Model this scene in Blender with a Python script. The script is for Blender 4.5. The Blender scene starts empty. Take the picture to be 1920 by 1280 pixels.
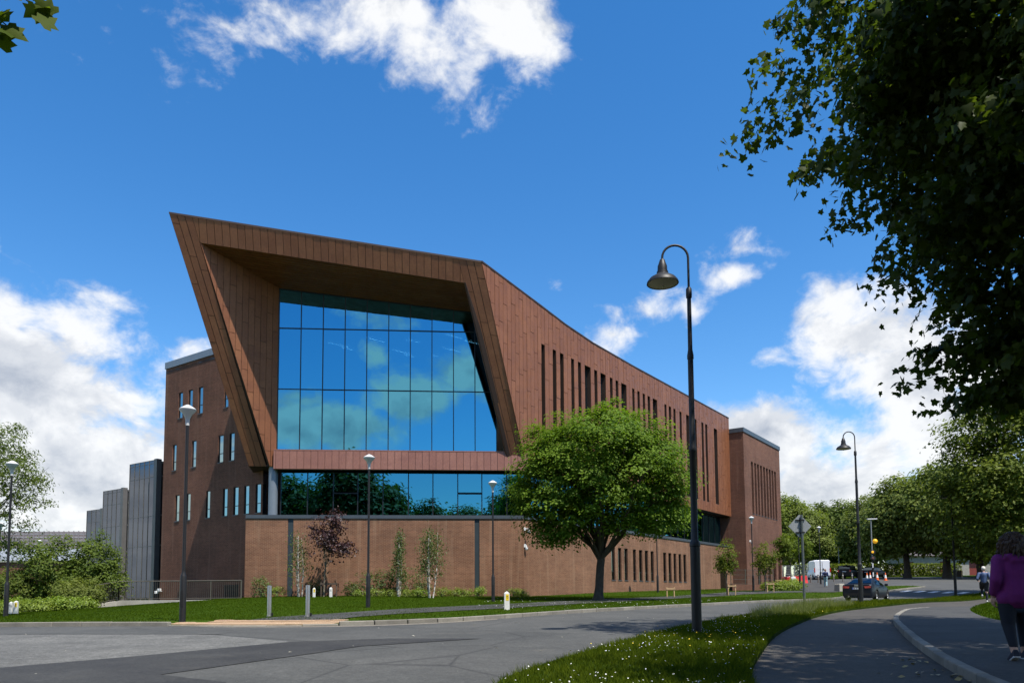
import bpy, bmesh, math, random
import numpy as np
from mathutils import Vector, Matrix
from mathutils.geometry import delaunay_2d_cdt

S = bpy.context.scene
COL = S.collection
R = math.radians
rng = np.random.default_rng(7)
random.seed(7)

# ------------------------------------------------------------------ camera
cam_d = bpy.data.cameras.new('camera')
cam = bpy.data.objects.new('camera', cam_d)
COL.objects.link(cam)
cam_d.sensor_width = 36.0
cam_d.lens = 26.9
cam_d.shift_y = 0.1915            # a rising-front view: horizon low in the frame
cam_d.clip_start = 0.1
cam_d.clip_end = 4000
PITCH, ROLL = R(4.28), R(0.354)
fwd = Vector((0, math.cos(PITCH), math.sin(PITCH)))
rgt = Vector((1, 0, 0))
dwn = -rgt.cross(fwd)
cx = math.cos(ROLL) * rgt + math.sin(ROLL) * dwn
cy = math.sin(ROLL) * rgt - math.cos(ROLL) * dwn
cam.matrix_world = Matrix(((cx.x, cy.x, -fwd.x, 0), (cx.y, cy.y, -fwd.y, 0), (cx.z, cy.z, -fwd.z, 0), (0, 0, 0, 1)))
S.camera = cam

# ------------------------------------------------------------------ sun and exposure
SUN_TRAVEL = Vector((-0.30, 0.375, -1.0)).normalized()
SUN_POS = -SUN_TRAVEL
SUN_EL = math.asin(SUN_POS.z)
SUN_AZ = math.atan2(SUN_POS.x, SUN_POS.y)      # clockwise from +Y
sun_d = bpy.data.lights.new('sun', 'SUN')
sun_d.energy = 5.0
sun_d.angle = R(0.53)
sun_d.color = (1.0, 0.95, 0.87)
sun = bpy.data.objects.new('sun', sun_d)
COL.objects.link(sun)
sun.rotation_euler = SUN_TRAVEL.to_track_quat('-Z', 'Y').to_euler()
S.view_settings.view_transform = 'Standard'
S.view_settings.look = 'None'
S.view_settings.exposure = 0.55
S.view_settings.gamma = 1.0
S.view_settings.use_curve_mapping = False
S.render.engine = 'CYCLES'
S.cycles.max_bounces = 8
S.cycles.diffuse_bounces = 3
S.cycles.glossy_bounces = 4
S.cycles.transparent_max_bounces = 12
S.cycles.caustics_reflective = False
S.cycles.caustics_refractive = False
S.cycles.use_denoising = True

# ------------------------------------------------------------------ sky: Nishita with cumulus clouds
W = bpy.data.worlds.new('World')
S.world = W
W.use_nodes = True
nt = W.node_tree
nt.nodes.clear()
SKY_STRENGTH = 0.118


class NG:
    """tiny helper to write node graphs as expressions"""
    def __init__(self, tree): self.t = tree
    def n(self, kind, **kw):
        o = self.t.nodes.new(kind)
        for k, v in kw.items(): setattr(o, k, v)
        return o
    def put(self, sock, v):
        if hasattr(v, 'is_linked') or hasattr(v, 'links'): self.t.links.new(v, sock)
        elif v is not None: sock.default_value = v
    def math(self, op, a, b=None, c=None, clamp=False):
        o = self.n('ShaderNodeMath', operation=op, use_clamp=clamp)
        self.put(o.inputs[0], a)
        if b is not None: self.put(o.inputs[1], b)
        if c is not None: self.put(o.inputs[2], c)
        return o.outputs[0]
    def vec(self, op, a, b=None):
        o = self.n('ShaderNodeVectorMath', operation=op)
        self.put(o.inputs[0], a)
        if b is not None: self.put(o.inputs[1], b)
        return o.outputs['Value'] if op in ('LENGTH', 'DOT_PRODUCT') else o.outputs[0]
    def noise(self, vec, scale, detail=4, rough=.55, dist=0, lac=2.0):
        o = self.n('ShaderNodeTexNoise')
        self.put(o.inputs['Vector'], vec)
        o.inputs['Scale'].default_value = scale
        o.inputs['Detail'].default_value = detail
        o.inputs['Roughness'].default_value = rough
        o.inputs['Distortion'].default_value = dist
        o.inputs['Lacunarity'].default_value = lac
        return o.outputs['Fac']
    def remap(self, v, a, b, c=0., d=1., smooth=False):
        o = self.n('ShaderNodeMapRange', interpolation_type='SMOOTHSTEP' if smooth else 'LINEAR')
        self.put(o.inputs[0], v)
        for i, x in enumerate((a, b, c, d)): o.inputs[i + 1].default_value = x
        return o.outputs[0]
    def mix(self, f, a, b, mode='MIX'):
        o = self.n('ShaderNodeMix', data_type='RGBA', blend_type=mode)
        self.put(o.inputs[0], f)
        for s, v in ((o.inputs[6], a), (o.inputs[7], b)):
            if isinstance(v, (tuple, list)): v = (*v[:3], 1.0)
            self.put(s, v)
        return o.outputs[2]


def pix_dir(x, y):
    v = cam.matrix_world.to_3x3() @ Vector(((x - 960) / 1434.9, -(y - 1007.6) / 1434.9, -1))
    return v.normalized()


g = NG(nt)
tc = g.n('ShaderNodeTexCoord').outputs['Generated']
sky = g.n('ShaderNodeTexSky', sky_type='NISHITA', sun_disc=False)
sky.sun_elevation = SUN_EL
sky.sun_rotation = SUN_AZ
sky.altitude = 50
sky.air_density = 1.0
sky.dust_density = 0.25
sky.ozone_density = 2.2
# a polarised, clear-air blue: a little more saturation over the whole sky
hsv = g.n('ShaderNodeHueSaturation')
hsv.inputs['Hue'].default_value = 0.502
hsv.inputs['Saturation'].default_value = 1.35
hsv.inputs['Value'].default_value = 1.17
nt.links.new(sky.outputs[0], hsv.inputs['Color'])
skyc = hsv.outputs[0]
# cumulus banks: (picture x, y, half width, half height, weight), each a soft ellipsoid in direction space
BANKS = [(50, 715, 270, 185, 1.05), (120, 900, 330, 190, 1.15), (290, 880, 170, 220, .75), (-200, 800, 320, 300, 1.1), (345, 660, 60, 40, .45),
         (945, 60, 115, 110, .66), (880, 165, 75, 70, .46), (960, 20, 90, 60, .46), (720, 25, 170, 55, .38), (500, 15, 190, 55, .35), (800, 95, 110, 60, .42), (300, 35, 80, 50, .25),
         (1430, 835, 160, 120, 1.25), (1540, 920, 260, 110, 1.15), (1650, 620, 170, 110, 1.05), (1720, 700, 180, 120, 1.15), (1800, 800, 260, 150, 1.1), (1640, 850, 150, 110, .9),
         (1225, 585, 90, 48, .56), (1150, 628, 70, 32, .44), (1290, 590, 60, 30, .38), (1375, 515, 62, 34, .46), (1045, 532, 40, 32, .44), (1600, 690, 120, 50, .5), (1440, 670, 70, 26, .42), (1390, 470, 60, 30, .25)]
# clouds behind the photographer, seen mirrored in the glass
MIRROR = [(650, 795, 150, 55, 1.2), (770, 745, 120, 68, 1.35), (885, 700, 110, 62, 1.3), (555, 815, 90, 36, 1.0), (760, 600, 120, 18, .42), (700, 675, 40, 30, .65), (930, 740, 50, 30, .9)]
field = None
for lst, flip in ((BANKS, 1), (MIRROR, -1)):
    for (px, py, rx, ry, wgt) in lst:
        c = pix_dir(px, py)
        if flip < 0:
            nF_ = Vector((math.cos(R(85.39)), -math.sin(R(85.39)), 0))
            c = c - 2 * c.dot(nF_) * nF_
        df = g.vec('MULTIPLY', g.vec('SUBTRACT', tc, tuple(c)), (1434.9 / rx, 1434.9 / rx * .6, 1434.9 / ry))
        e = g.math('MULTIPLY', g.math('SUBTRACT', 1.0, g.vec('LENGTH', df)), wgt)
        field = e if field is None else g.math('MAXIMUM', field, e)
sep = g.n('ShaderNodeSeparateXYZ')
nt.links.new(tc, sep.inputs[0])
# elsewhere: unseen broken cumulus from low-frequency noise, cover raised to whiten the ambient light
outside = g.remap(sep.outputs[1], 0.62, 0.45, 0, 1, True)
low = g.noise(g.vec('MULTIPLY', tc, (1, 1, 1.7)), 2.3, 3, .5)
gen = g.math('MULTIPLY', g.remap(low, .46, .62, -.6, .75), outside)
# the stretch of open blue around those mirrored clouds
cm = pix_dir(720, 660)
cm = cm - 2 * cm.dot(nF_) * nF_
gap = g.remap(g.vec('LENGTH', g.vec('SUBTRACT', tc, tuple(cm))), .22, .38, 1, 0, True)
gen = g.math('SUBTRACT', gen, g.math('MULTIPLY', gap, 1.3))
gen = g.math('SUBTRACT', gen, g.math('MULTIPLY', g.math('SUBTRACT', 1.0, outside), .8))
field = g.math('MAXIMUM', field, gen)
st = g.vec('MULTIPLY', tc, (1, 1, 1.35))
n1 = g.noise(st, 9.0, 9, .60, .25)
n2 = g.noise(g.vec('ADD', st, (3.1, 1.7, .4)), 3.6, 5, .55)
dens = g.math('ADD', field, g.math('MULTIPLY', g.math('SUBTRACT', n1, .5), 1.9))
dens = g.math('ADD', dens, g.math('MULTIPLY', g.math('SUBTRACT', n2, .5), .9))
n4 = g.noise(g.vec('ADD', st, (7.3, 2.2, 5.1)), 26.0, 5, .6, .4)
dens = g.math('ADD', dens, g.math('MULTIPLY', g.math('SUBTRACT', n4, .5), .85))
cov = g.remap(dens, .08, .66, 0, 1, True)
# thick parts: bright tops, blue-grey hearts
n3 = g.noise(g.vec('ADD', st, (0.0, 0.0, -.045)), 9.0, 7, .6, .25)
relief = g.remap(g.math('SUBTRACT', n1, n3), -.10, .10, 0, 1)
heart = g.remap(dens, .62, 1.35, 0, 1, True)
shade = g.math('ADD', g.math('MULTIPLY', relief, .55), g.math('SUBTRACT', .72, g.math('MULTIPLY', heart, .48)))
shade = g.remap(shade, .2, 1.1, 0, 1)
k = 1 / SKY_STRENGTH
cloudc = g.mix(shade, (.29 * k, .325 * k, .39 * k), (.69 * k, .695 * k, .70 * k))
col = g.mix(g.math('MULTIPLY', cov, .96), skyc, cloudc)
bg = g.n('ShaderNodeBackground')
bg.inputs['Strength'].default_value = SKY_STRENGTH
nt.links.new(col, bg.inputs['Color'])
wo = g.n('ShaderNodeOutputWorld')
nt.links.new(bg.outputs[0], wo.inputs[0])
W.cycles.sampling_method = 'MANUAL'
W.cycles.sample_map_resolution = 512

# ------------------------------------------------------------------ materials
MATS = {}


def mat(name, col, rough=.7, metal=0., spec=.4, var=.12, vscale=2., dirt=0., bump=0., bscale=40., objrand=0., coord='pos', col2=None, c2scale=.5, emit=0., coat=0.):
    """principled surface with tone variation, optional second colour in patches, fine bump, per-object tone"""
    if name in MATS: return MATS[name]
    m = bpy.data.materials.new(name)
    MATS[name] = m
    m.use_nodes = True
    t = m.node_tree
    q = NG(t)
    b = t.nodes['Principled BSDF']
    if coord == 'pos': v = q.n('ShaderNodeNewGeometry').outputs['Position']
    else: v = q.n('ShaderNodeTexCoord').outputs['Object']
    c = (*col, 1.0)
    base = None
    if col2 is not None:
        base = q.mix(q.remap(q.noise(v, c2scale, 4, .6), .42, .62, 0, 1, True), col, col2)
    tone = q.remap(q.noise(v, vscale, 5, .6), .25, .75, 1 - var, 1 + var)
    tone = q.math('MULTIPLY', tone, q.remap(q.noise(v, vscale * 9, 3, .6), .25, .75, 1 - var * .6, 1 + var * .6))
    if objrand:
        tone = q.math('MULTIPLY', tone, q.remap(q.n('ShaderNodeObjectInfo').outputs['Random'], 0, 1, 1 - objrand, 1 + objrand))
    comb = q.n('ShaderNodeCombineXYZ')
    for i in range(3): t.links.new(tone, comb.inputs[i])
    o = q.mix(1.0, base if base is not None else col, comb.outputs[0], 'MULTIPLY')
    t.links.new(o, b.inputs['Base Color'])
    b.inputs['Roughness'].default_value = rough
    b.inputs['Metallic'].default_value = metal
    b.inputs['Specular IOR Level'].default_value = spec
    if coat: b.inputs['Coat Weight'].default_value = coat
    if emit:
        t.links.new(o, b.inputs['Emission Color'])
        b.inputs['Emission Strength'].default_value = emit
    if bump:
        bn = q.n('ShaderNodeBump')
        bn.inputs['Strength'].default_value = bump
        bn.inputs['Distance'].default_value = .01
        t.links.new(q.noise(v, bscale, 4, .65), bn.inputs['Height'])
        t.links.new(bn.outputs[0], b.inputs['Normal'])
    return m


def brick_mat(name, c1, c2, mortar):
    m = bpy.data.materials.new(name)
    MATS[name] = m
    m.use_nodes = True
    t = m.node_tree
    q = NG(t)
    b = t.nodes['Principled BSDF']
    uv = q.n('ShaderNodeUVMap').outputs[0]
    pos = q.n('ShaderNodeNewGeometry').outputs['Position']
    br = q.n('ShaderNodeTexBrick')
    t.links.new(uv, br.inputs['Vector'])
    br.offset = .5
    for n_, v_ in (('Scale', 1.), ('Brick Width', .225), ('Row Height', .075), ('Mortar Size', .0055), ('Mortar Smooth', .15), ('Bias', 0.)):
        br.inputs[n_].default_value = v_
    br.inputs['Color1'].default_value = (*c1, 1)
    br.inputs['Color2'].default_value = (*c2, 1)
    br.inputs['Mortar'].default_value = (*mortar, 1)
    big = q.remap(q.noise(pos, .4, 6, .65), .3, .7, .74, 1.26)
    rows = q.remap(q.noise(q.vec('MULTIPLY', uv, (.25, 5.0, 1)), 1.6, 3, .6), .3, .7, .9, 1.1)
    streak = q.remap(q.noise(q.vec('MULTIPLY', uv, (3., .12, 1)), 1., 3, .6), .52, .75, 0, .30)
    tone = q.math('MULTIPLY', big, rows)
    comb = q.n('ShaderNodeCombineXYZ')
    for i in range(3): t.links.new(tone, comb.inputs[i])
    o = q.mix(1.0, br.outputs['Color'], comb.outputs[0], 'MULTIPLY')
    o = q.mix(streak, o, tuple(x * 1.25 for x in mortar))
    t.links.new(o, b.inputs['Base Color'])
    b.inputs['Roughness'].default_value = .85
    b.inputs['Specular IOR Level'].default_value = .25
    bn = q.n('ShaderNodeBump')
    bn.inputs['Strength'].default_value = .6
    bn.inputs['Distance'].default_value = .012
    bn.invert = True
    t.links.new(br.outputs['Fac'], bn.inputs['Height'])
    t.links.new(bn.outputs[0], b.inputs['Normal'])
    return m


def glass_mat(name, refl, trans, fac, rough=0.0, wave=.0):
    """solar-control glass: tinted mirror reflection over a tinted see-through"""
    m = bpy.data.materials.new(name)
    MATS[name] = m
    m.use_nodes = True
    t = m.node_tree
    t.nodes.clear()
    q = NG(t)
    gl = q.n('ShaderNodeBsdfGlossy')
    gl.inputs['Color'].default_value = (*refl, 1)
    gl.inputs['Roughness'].default_value = rough
    tr = q.n('ShaderNodeBsdfTransparent')
    tr.inputs['Color'].default_value = (*trans, 1)
    mx = q.n('ShaderNodeMixShader')
    lw = q.n('ShaderNodeLayerWeight')
    lw.inputs['Blend'].default_value = .35
    t.links.new(q.remap(lw.outputs['Facing'], 0, 1, fac, 1.0), mx.inputs[0])
    t.links.new(tr.outputs[0], mx.inputs[1])
    t.links.new(gl.outputs[0], mx.inputs[2])
    if wave:
        bn = q.n('ShaderNodeBump')
        bn.inputs['Strength'].default_value = wave
        bn.inputs['Distance'].default_value = .02
        t.links.new(q.noise(q.n('ShaderNodeNewGeometry').outputs['Position'], .9, 2, .5), bn.inputs['Height'])
        t.links.new(bn.outputs[0], gl.inputs['Normal'])
    o = q.n('ShaderNodeOutputMaterial')
    t.links.new(mx.outputs[0], o.inputs[0])
    return m


def leaf_mat(name, dark, light, trans=.35, rough=.5, spec=.35):
    """leaf: per-leaf tone from the 'tone' attribute, light coming through"""
    m = bpy.data.materials.new(name)
    MATS[name] = m
    m.use_nodes = True
    t = m.node_tree
    q = NG(t)
    b = t.nodes['Principled BSDF']
    at = q.n('ShaderNodeAttribute')
    at.attribute_name = 'tone'
    rnd = q.n('ShaderNodeObjectInfo').outputs['Random']
    c = q.mix(at.outputs['Fac'], dark, light)
    hs = q.n('ShaderNodeHueSaturation')
    t.links.new(c, hs.inputs['Color'])
    t.links.new(q.remap(rnd, 0, 1, .492, .508), hs.inputs['Hue'])
    t.links.new(q.remap(rnd, 0, 1, .9, 1.1), hs.inputs['Value'])
    c = hs.outputs[0]
    t.links.new(c, b.inputs['Base Color'])
    b.inputs['Roughness'].default_value = rough
    b.inputs['Specular IOR Level'].default_value = spec
    tl = q.n('ShaderNodeBsdfTranslucent')
    t.links.new(q.mix(1.0, c, (1.5, 1.6, .7), 'MULTIPLY'), tl.inputs['Color'])
    mx = q.n('ShaderNodeMixShader')
    mx.inputs[0].default_value = trans
    t.links.new(b.outputs[0], mx.inputs[1])
    t.links.new(tl.outputs[0], mx.inputs[2])
    t.links.new(mx.outputs[0], t.nodes['Material Output'].inputs[0])
    return m


def ground_mat(name, cols, scale, speck=.25, rough=.9, crack=False, spec=.3):
    """asphalt or soil: aggregate speckle, broad stains"""
    m = bpy.data.materials.new(name)
    MATS[name] = m
    m.use_nodes = True
    t = m.node_tree
    q = NG(t)
    b = t.nodes['Principled BSDF']
    pos = q.n('ShaderNodeNewGeometry').outputs['Position']
    c = q.mix(q.remap(q.noise(pos, scale, 5, .6), .35, .65, 0, 1), cols[0], cols[1])
    sp = q.remap(q.noise(pos, 55, 2, .8), .3, .7, 1 - speck, 1 + speck)
    sp = q.math('MULTIPLY', sp, q.remap(q.noise(pos, 20, 2, .8), .3, .7, 1 - speck * .7, 1 + speck * .7))
    sp = q.math('MULTIPLY', sp, q.remap(q.noise(pos, 1.1, 5, .65), .3, .7, 1 - speck * .35, 1 + speck * .35))
    sp = q.math('MULTIPLY', sp, q.remap(q.noise(pos, 7, 4, .7), .3, .7, 1 - speck * .4, 1 + speck * .4))
    comb = q.n('ShaderNodeCombineXYZ')
    for i in range(3): t.links.new(sp, comb.inputs[i])
    c = q.mix(1.0, c, comb.outputs[0], 'MULTIPLY')
    if len(cols) > 2:
        c = q.mix(q.remap(q.noise(pos, scale * 2.3, 6, .7), .60, .70, 0, .7), c, cols[2])
    if crack:
        vo = q.n('ShaderNodeTexVoronoi', feature='DISTANCE_TO_EDGE')
        t.links.new(q.vec('ADD', pos, (0, 0, 0)), vo.inputs['Vector'])
        vo.inputs['Scale'].default_value = .22
        c = q.mix(q.remap(vo.outputs['Distance'], 0, .008, .6, 0), c, (.02, .02, .02))
    t.links.new(c, b.inputs['Base Color'])
    b.inputs['Roughness'].default_value = rough
    b.inputs['Specular IOR Level'].default_value = spec
    bn = q.n('ShaderNodeBump')
    bn.inputs['Strength'].default_value = .35
    bn.inputs['Distance'].default_value = .01
    t.links.new(q.noise(pos, 45, 3, .7), bn.inputs['Height'])
    t.links.new(bn.outputs[0], b.inputs['Normal'])
    return m


# ------------------------------------------------------------------ mesh helpers
class MB:
    """collects shapes; build() links them as one mesh object"""
    def __init__(self): self.v, self.f, self.uv, self.m = [], [], {}, []
    def face(self, pts, uv=None, mi=0):
        i = len(self.v)
        self.v += [tuple(p) for p in pts]
        if uv is not None: self.uv[len(self.f)] = uv
        self.f.append(tuple(range(i, i + len(pts))))
        self.m.append(mi)
    def box(self, c, s, rot=None, mi=0, taper=1.0):
        c = Vector(c)
        P = []
        for z in (-1, 1):
            k_ = taper if z > 0 else 1.0
            for x, y in ((-1, -1), (1, -1), (1, 1), (-1, 1)):
                p = Vector((x * s[0] / 2 * k_, y * s[1] / 2 * k_, z * s[2] / 2))
                if rot is not None: p = rot @ p
                P.append(tuple(c + p))
        i = len(self.v)
        self.v += P
        for q in ((3, 2, 1, 0), (4, 5, 6, 7), (0, 1, 5, 4), (1, 2, 6, 5), (2, 3, 7, 6), (3, 0, 4, 7)):
            self.f.append(tuple(i + a for a in q))
            self.m.append(mi)
    def prism(self, pts, dvec, mi=0):
        """extrude a 3-D polygon along dvec"""
        n = len(pts)
        i = len(self.v)
        d = Vector(dvec)
        self.v += [tuple(p) for p in pts] + [tuple(Vector(p) + d) for p in pts]
        self.f.append(tuple(range(i + n - 1, i - 1, -1)))
        self.f.append(tuple(range(i + n, i + 2 * n)))
        self.m += [mi, mi]
        for a in range(n):
            b = (a + 1) % n
            self.f.append((i + a, i + b, i + n + b, i + n + a))
            self.m.append(mi)
    def tube(self, pts, rad, seg=8, cap=True, mi=0):
        pts = [Vector(p) for p in pts]
        if not hasattr(rad, '__len__'): rad = [rad] * len(pts)
        rings = []
        up = Vector((0, 0, 1))
        prev = None
        for k_, p in enumerate(pts):
            a = pts[max(0, k_ - 1)]
            b = pts[min(len(pts) - 1, k_ + 1)]
            d = (b - a)
            d = d.normalized() if d.length > 1e-9 else Vector((0, 0, 1))
            if prev is None:
                x = d.cross(up)
                if x.length < .05: x = d.cross(Vector((1, 0, 0)))
            else: x = prev - d * prev.dot(d)
            x.normalize()
            prev = x
            y = d.cross(x)
            i = len(self.v)
            self.v += [tuple(p + rad[k_] * (math.cos(t) * x + math.sin(t) * y)) for t in (2 * math.pi * j / seg for j in range(seg))]
            rings.append(i)
        for a, b in zip(rings, rings[1:]):
            for j in range(seg):
                k2 = (j + 1) % seg
                self.f.append((a + j, a + k2, b + k2, b + j))
                self.m.append(mi)
        if cap:
            self.f.append(tuple(rings[0] + j for j in range(seg - 1, -1, -1)))
            self.f.append(tuple(rings[-1] + j for j in range(seg)))
            self.m += [mi, mi]
    def lathe(self, prof, seg=16, o=(0, 0, 0), mi=0):
        """profile of (r, z) round the z axis"""
        rings = []
        for r_, z_ in prof:
            i = len(self.v)
            self.v += [(o[0] + r_ * math.cos(2 * math.pi * j / seg), o[1] + r_ * math.sin(2 * math.pi * j / seg), o[2] + z_) for j in range(seg)]
            rings.append(i)
        for a, b in zip(rings, rings[1:]):
            for j in range(seg):
                k2 = (j + 1) % seg
                self.f.append((a + j, a + k2, b + k2, b + j))
                self.m.append(mi)
    def xf(self, M4):
        self.v = [tuple(M4 @ Vector(p)) for p in self.v]
        return self
    def build(self, name, mats, parent=None, smooth=False, org=None, world=True, bevel=0.):
        if not isinstance(mats, (list, tuple)): mats = [mats]
        me = bpy.data.meshes.new(name)
        off = Vector((0, 0, 0))
        if world and parent is not None:
            p = parent
            while p is not None:
                off += p.location
                p = p.parent
        if org is not None: off = Vector(org)
        v = [tuple(Vector(p) - off) for p in self.v] if off.length > 0 else self.v
        me.from_pydata(v, [], self.f)
        for m_ in mats: me.materials.append(m_)
        if len(mats) > 1: me.polygons.foreach_set('material_index', self.m)
        if self.uv:
            ul = me.uv_layers.new(name='UVMap')
            for fi, uvs in self.uv.items():
                for li, uvc in zip(me.polygons[fi].loop_indices, uvs): ul.data[li].uv = uvc
        if smooth:
            me.polygons.foreach_set('use_smooth', [True] * len(me.polygons))
            me.set_sharp_from_angle(angle=R(40))
        me.update()
        o = bpy.data.objects.new(name, me)
        COL.objects.link(o)
        if parent is not None: o.parent = parent
        elif org is not None: o.location = org
        if bevel:
            bv = o.modifiers.new('bevel', 'BEVEL')
            bv.width = bevel
            bv.segments = 2
            bv.limit_method = 'ANGLE'
        return o


def tag(o, label=None, cat=None, group=None, kind=None):
    if label: o['label'] = label
    if cat: o['category'] = cat
    if group: o['group'] = group
    if kind: o['kind'] = kind
    return o


def empty(name, loc, rz=0., label=None, cat=None, group=None, kind=None):
    o = bpy.data.objects.new(name, None)
    o.empty_display_size = .2
    COL.objects.link(o)
    o.location = loc
    o.rotation_euler = (0, 0, rz)
    return tag(o, label, cat, group, kind)


def kids(o): return [c for c in bpy.data.objects if c.parent == o]


def copy_tree(o, parent=None):
    c = o.copy()
    COL.objects.link(c)
    c.parent = parent
    for ch in list(o.children): copy_tree(ch, c)
    return c


def fast_mesh(name, V, F, mats, tone=None, parent=None, loc=None, smooth=False):
    """V (n,3), F (m,k) arrays -> object"""
    me = bpy.data.meshes.new(name)
    V = np.ascontiguousarray(V, np.float32)
    F = np.ascontiguousarray(F, np.int32)
    n, k_ = F.shape
    me.vertices.add(len(V))
    me.vertices.foreach_set('co', V.ravel())
    me.loops.add(n * k_)
    me.loops.foreach_set('vertex_index', F.ravel())
    me.polygons.add(n)
    me.polygons.foreach_set('loop_start', np.arange(0, n * k_, k_, dtype=np.int32))
    me.polygons.foreach_set('loop_total', np.full(n, k_, np.int32))
    if smooth: me.polygons.foreach_set('use_smooth', np.ones(n, bool))
    if tone is not None:
        a = me.attributes.new('tone', 'FLOAT', 'FACE')
        a.data.foreach_set('value', np.ascontiguousarray(tone, np.float32))
    me.update(calc_edges=True)
    me.validate()
    for m_ in (mats if isinstance(mats, (list, tuple)) else [mats]): me.materials.append(m_)
    o = bpy.data.objects.new(name, me)
    COL.objects.link(o)
    if parent is not None: o.parent = parent
    if loc is not None: o.location = loc
    return o

# ------------------------------------------------------------------ terrain: gently rising site, spline through surveyed heights
CP = np.array([(0,-20,-1.3),(0,0,-1.12),(6.6,10.5,-.95),(-8,9,-1.0),(3.6,15.3,-.82),(-8.8,20.6,-.72),(-20,20,-.85),(-7,24.5,-.74),(-5.5,29.6,-.52),(-.9,37.7,-.42),(-16.3,46.6,-.1),(.7,48,-.2),(10.6,28.2,-.62),(15.8,35,-.53),(23.4,38.2,-.5),(23.8,51.6,-.52),(19,61,.1),(31,77.4,.75),(42,105.6,1.95),(6.3,55.9,.05),(15.6,69.2,.28),(22.5,79.3,.45),(-28.8,45.2,-1.0),(-48,78,-.6),(-18.9,28.8,-.8),(-60,40,-1.2),(60,40,-.2),(60,80,1.2),(90,140,3.0),(20,140,2.6),(-60,140,0),(40,20,-.7),(40,-20,-1),(-40,-20,-1.3),(0,-60,-1.3),(-40,0,-1.2)], float)
def _k(d2): return .5 * d2 * np.log(d2 + 1e-9)
def _fit():
    P = CP[:, :2] / 50
    n = len(P)
    K = _k(((P[:, None] - P[None]) ** 2).sum(-1)) + np.eye(n) * .01
    Q = np.c_[np.ones(n), P]
    return np.linalg.solve(np.block([[K, Q], [Q.T, np.zeros((3, 3))]]), np.r_[CP[:, 2], 0, 0, 0])
TW = _fit()
def zg(x, y):
    x = np.clip(np.asarray(x, float), -70, 95) / 50
    y = np.clip(np.asarray(y, float), -50, 145) / 50
    P = CP[:, :2] / 50
    d2 = (x[..., None] - P[:, 0]) ** 2 + (y[..., None] - P[:, 1]) ** 2
    return _k(d2) @ TW[:-3] + TW[-3] + TW[-2] * x + TW[-1] * y
def Z(x, y): return float(zg(np.array(x), np.array(y)))


def inside(poly, x, y):
    """vectorised point in polygon"""
    r_ = np.zeros(x.shape, bool)
    n = len(poly)
    for i in range(n):
        x0, y0_ = poly[i]
        x1, y1 = poly[(i + 1) % n]
        c = ((y0_ > y) != (y1 > y)) & (x < (x1 - x0) * (y - y0_) / (y1 - y0_ + 1e-12) + x0)
        r_ ^= c
    return r_


def smooth_line(pts, step=1.0, closed=False):
    """Catmull-Rom through the points"""
    P = [Vector((*p, 0)) for p in pts]
    out = []
    for i in range(len(P) - 1):
        p0, p1, p2, p3 = P[max(0, i - 1)], P[i], P[i + 1], P[min(len(P) - 1, i + 2)]
        n = max(1, int((p2 - p1).length / step))
        for j in range(n):
            t = j / n
            q = .5 * ((2 * p1) + (p2 - p0) * t + (2 * p0 - 5 * p1 + 4 * p2 - p3) * t * t + (3 * p1 - p0 - 3 * p2 + p3) * t ** 3)
            out.append((q.x, q.y))
    out.append((P[-1].x, P[-1].y))
    return out


def sheet(name, poly, off, material, step=1.2, skirt=0., kind='structure', label=None, parent=None):
    """a surface patch draped on the terrain"""
    offf = off if callable(off) else (lambda x, y: off)
    b = []
    n = len(poly)
    for i in range(n):
        p, q = Vector(poly[i]), Vector(poly[(i + 1) % n])
        m_ = max(1, int((q - p).length / step))
        for j in range(m_): b.append(tuple(p.lerp(q, j / m_)))
    xs = np.array(b)
    gx, gy = np.meshgrid(np.arange(xs[:, 0].min() + step / 2, xs[:, 0].max(), step), np.arange(xs[:, 1].min() + step / 2, xs[:, 1].max(), step))
    gx, gy = gx.ravel(), gy.ravel()
    ok = inside(b, gx, gy)
    pts = [Vector(p) for p in b] + [Vector((x, y)) for x, y in zip(gx[ok], gy[ok])]
    ed = [(i, (i + 1) % len(b)) for i in range(len(b))]
    v2, e2, f2, *_ = delaunay_2d_cdt(pts, ed, [list(range(len(b)))], 1, 1e-4)
    A = np.array([(v.x, v.y) for v in v2])
    zz = zg(A[:, 0], A[:, 1]) + np.array([offf(x, y) for x, y in A])
    mb = MB()
    mb.v = [(x, y, z) for (x, y), z in zip(A, zz)]
    cen = A
    for f_ in f2:
        f_ = list(f_)
        a, c, d = A[f_[0]], A[f_[1]], A[f_[2]]
        if (c[0] - a[0]) * (d[1] - a[1]) - (c[1] - a[1]) * (d[0] - a[0]) < 0: f_.reverse()
        mb.f.append(tuple(f_))
        mb.m.append(0)
    if skirt:
        for i in range(len(b)):
            p, q = b[i], b[(i + 1) % len(b)]
            zp, zq = Z(*p) + offf(*p), Z(*q) + offf(*q)
            mb.face([(p[0], p[1], zp), (p[0], p[1], zp - skirt), (q[0], q[1], zq - skirt), (q[0], q[1], zq)])
    o = mb.build(name, material, parent)
    o['kind'] = kind
    if label: o['label'] = label
    return o


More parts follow.
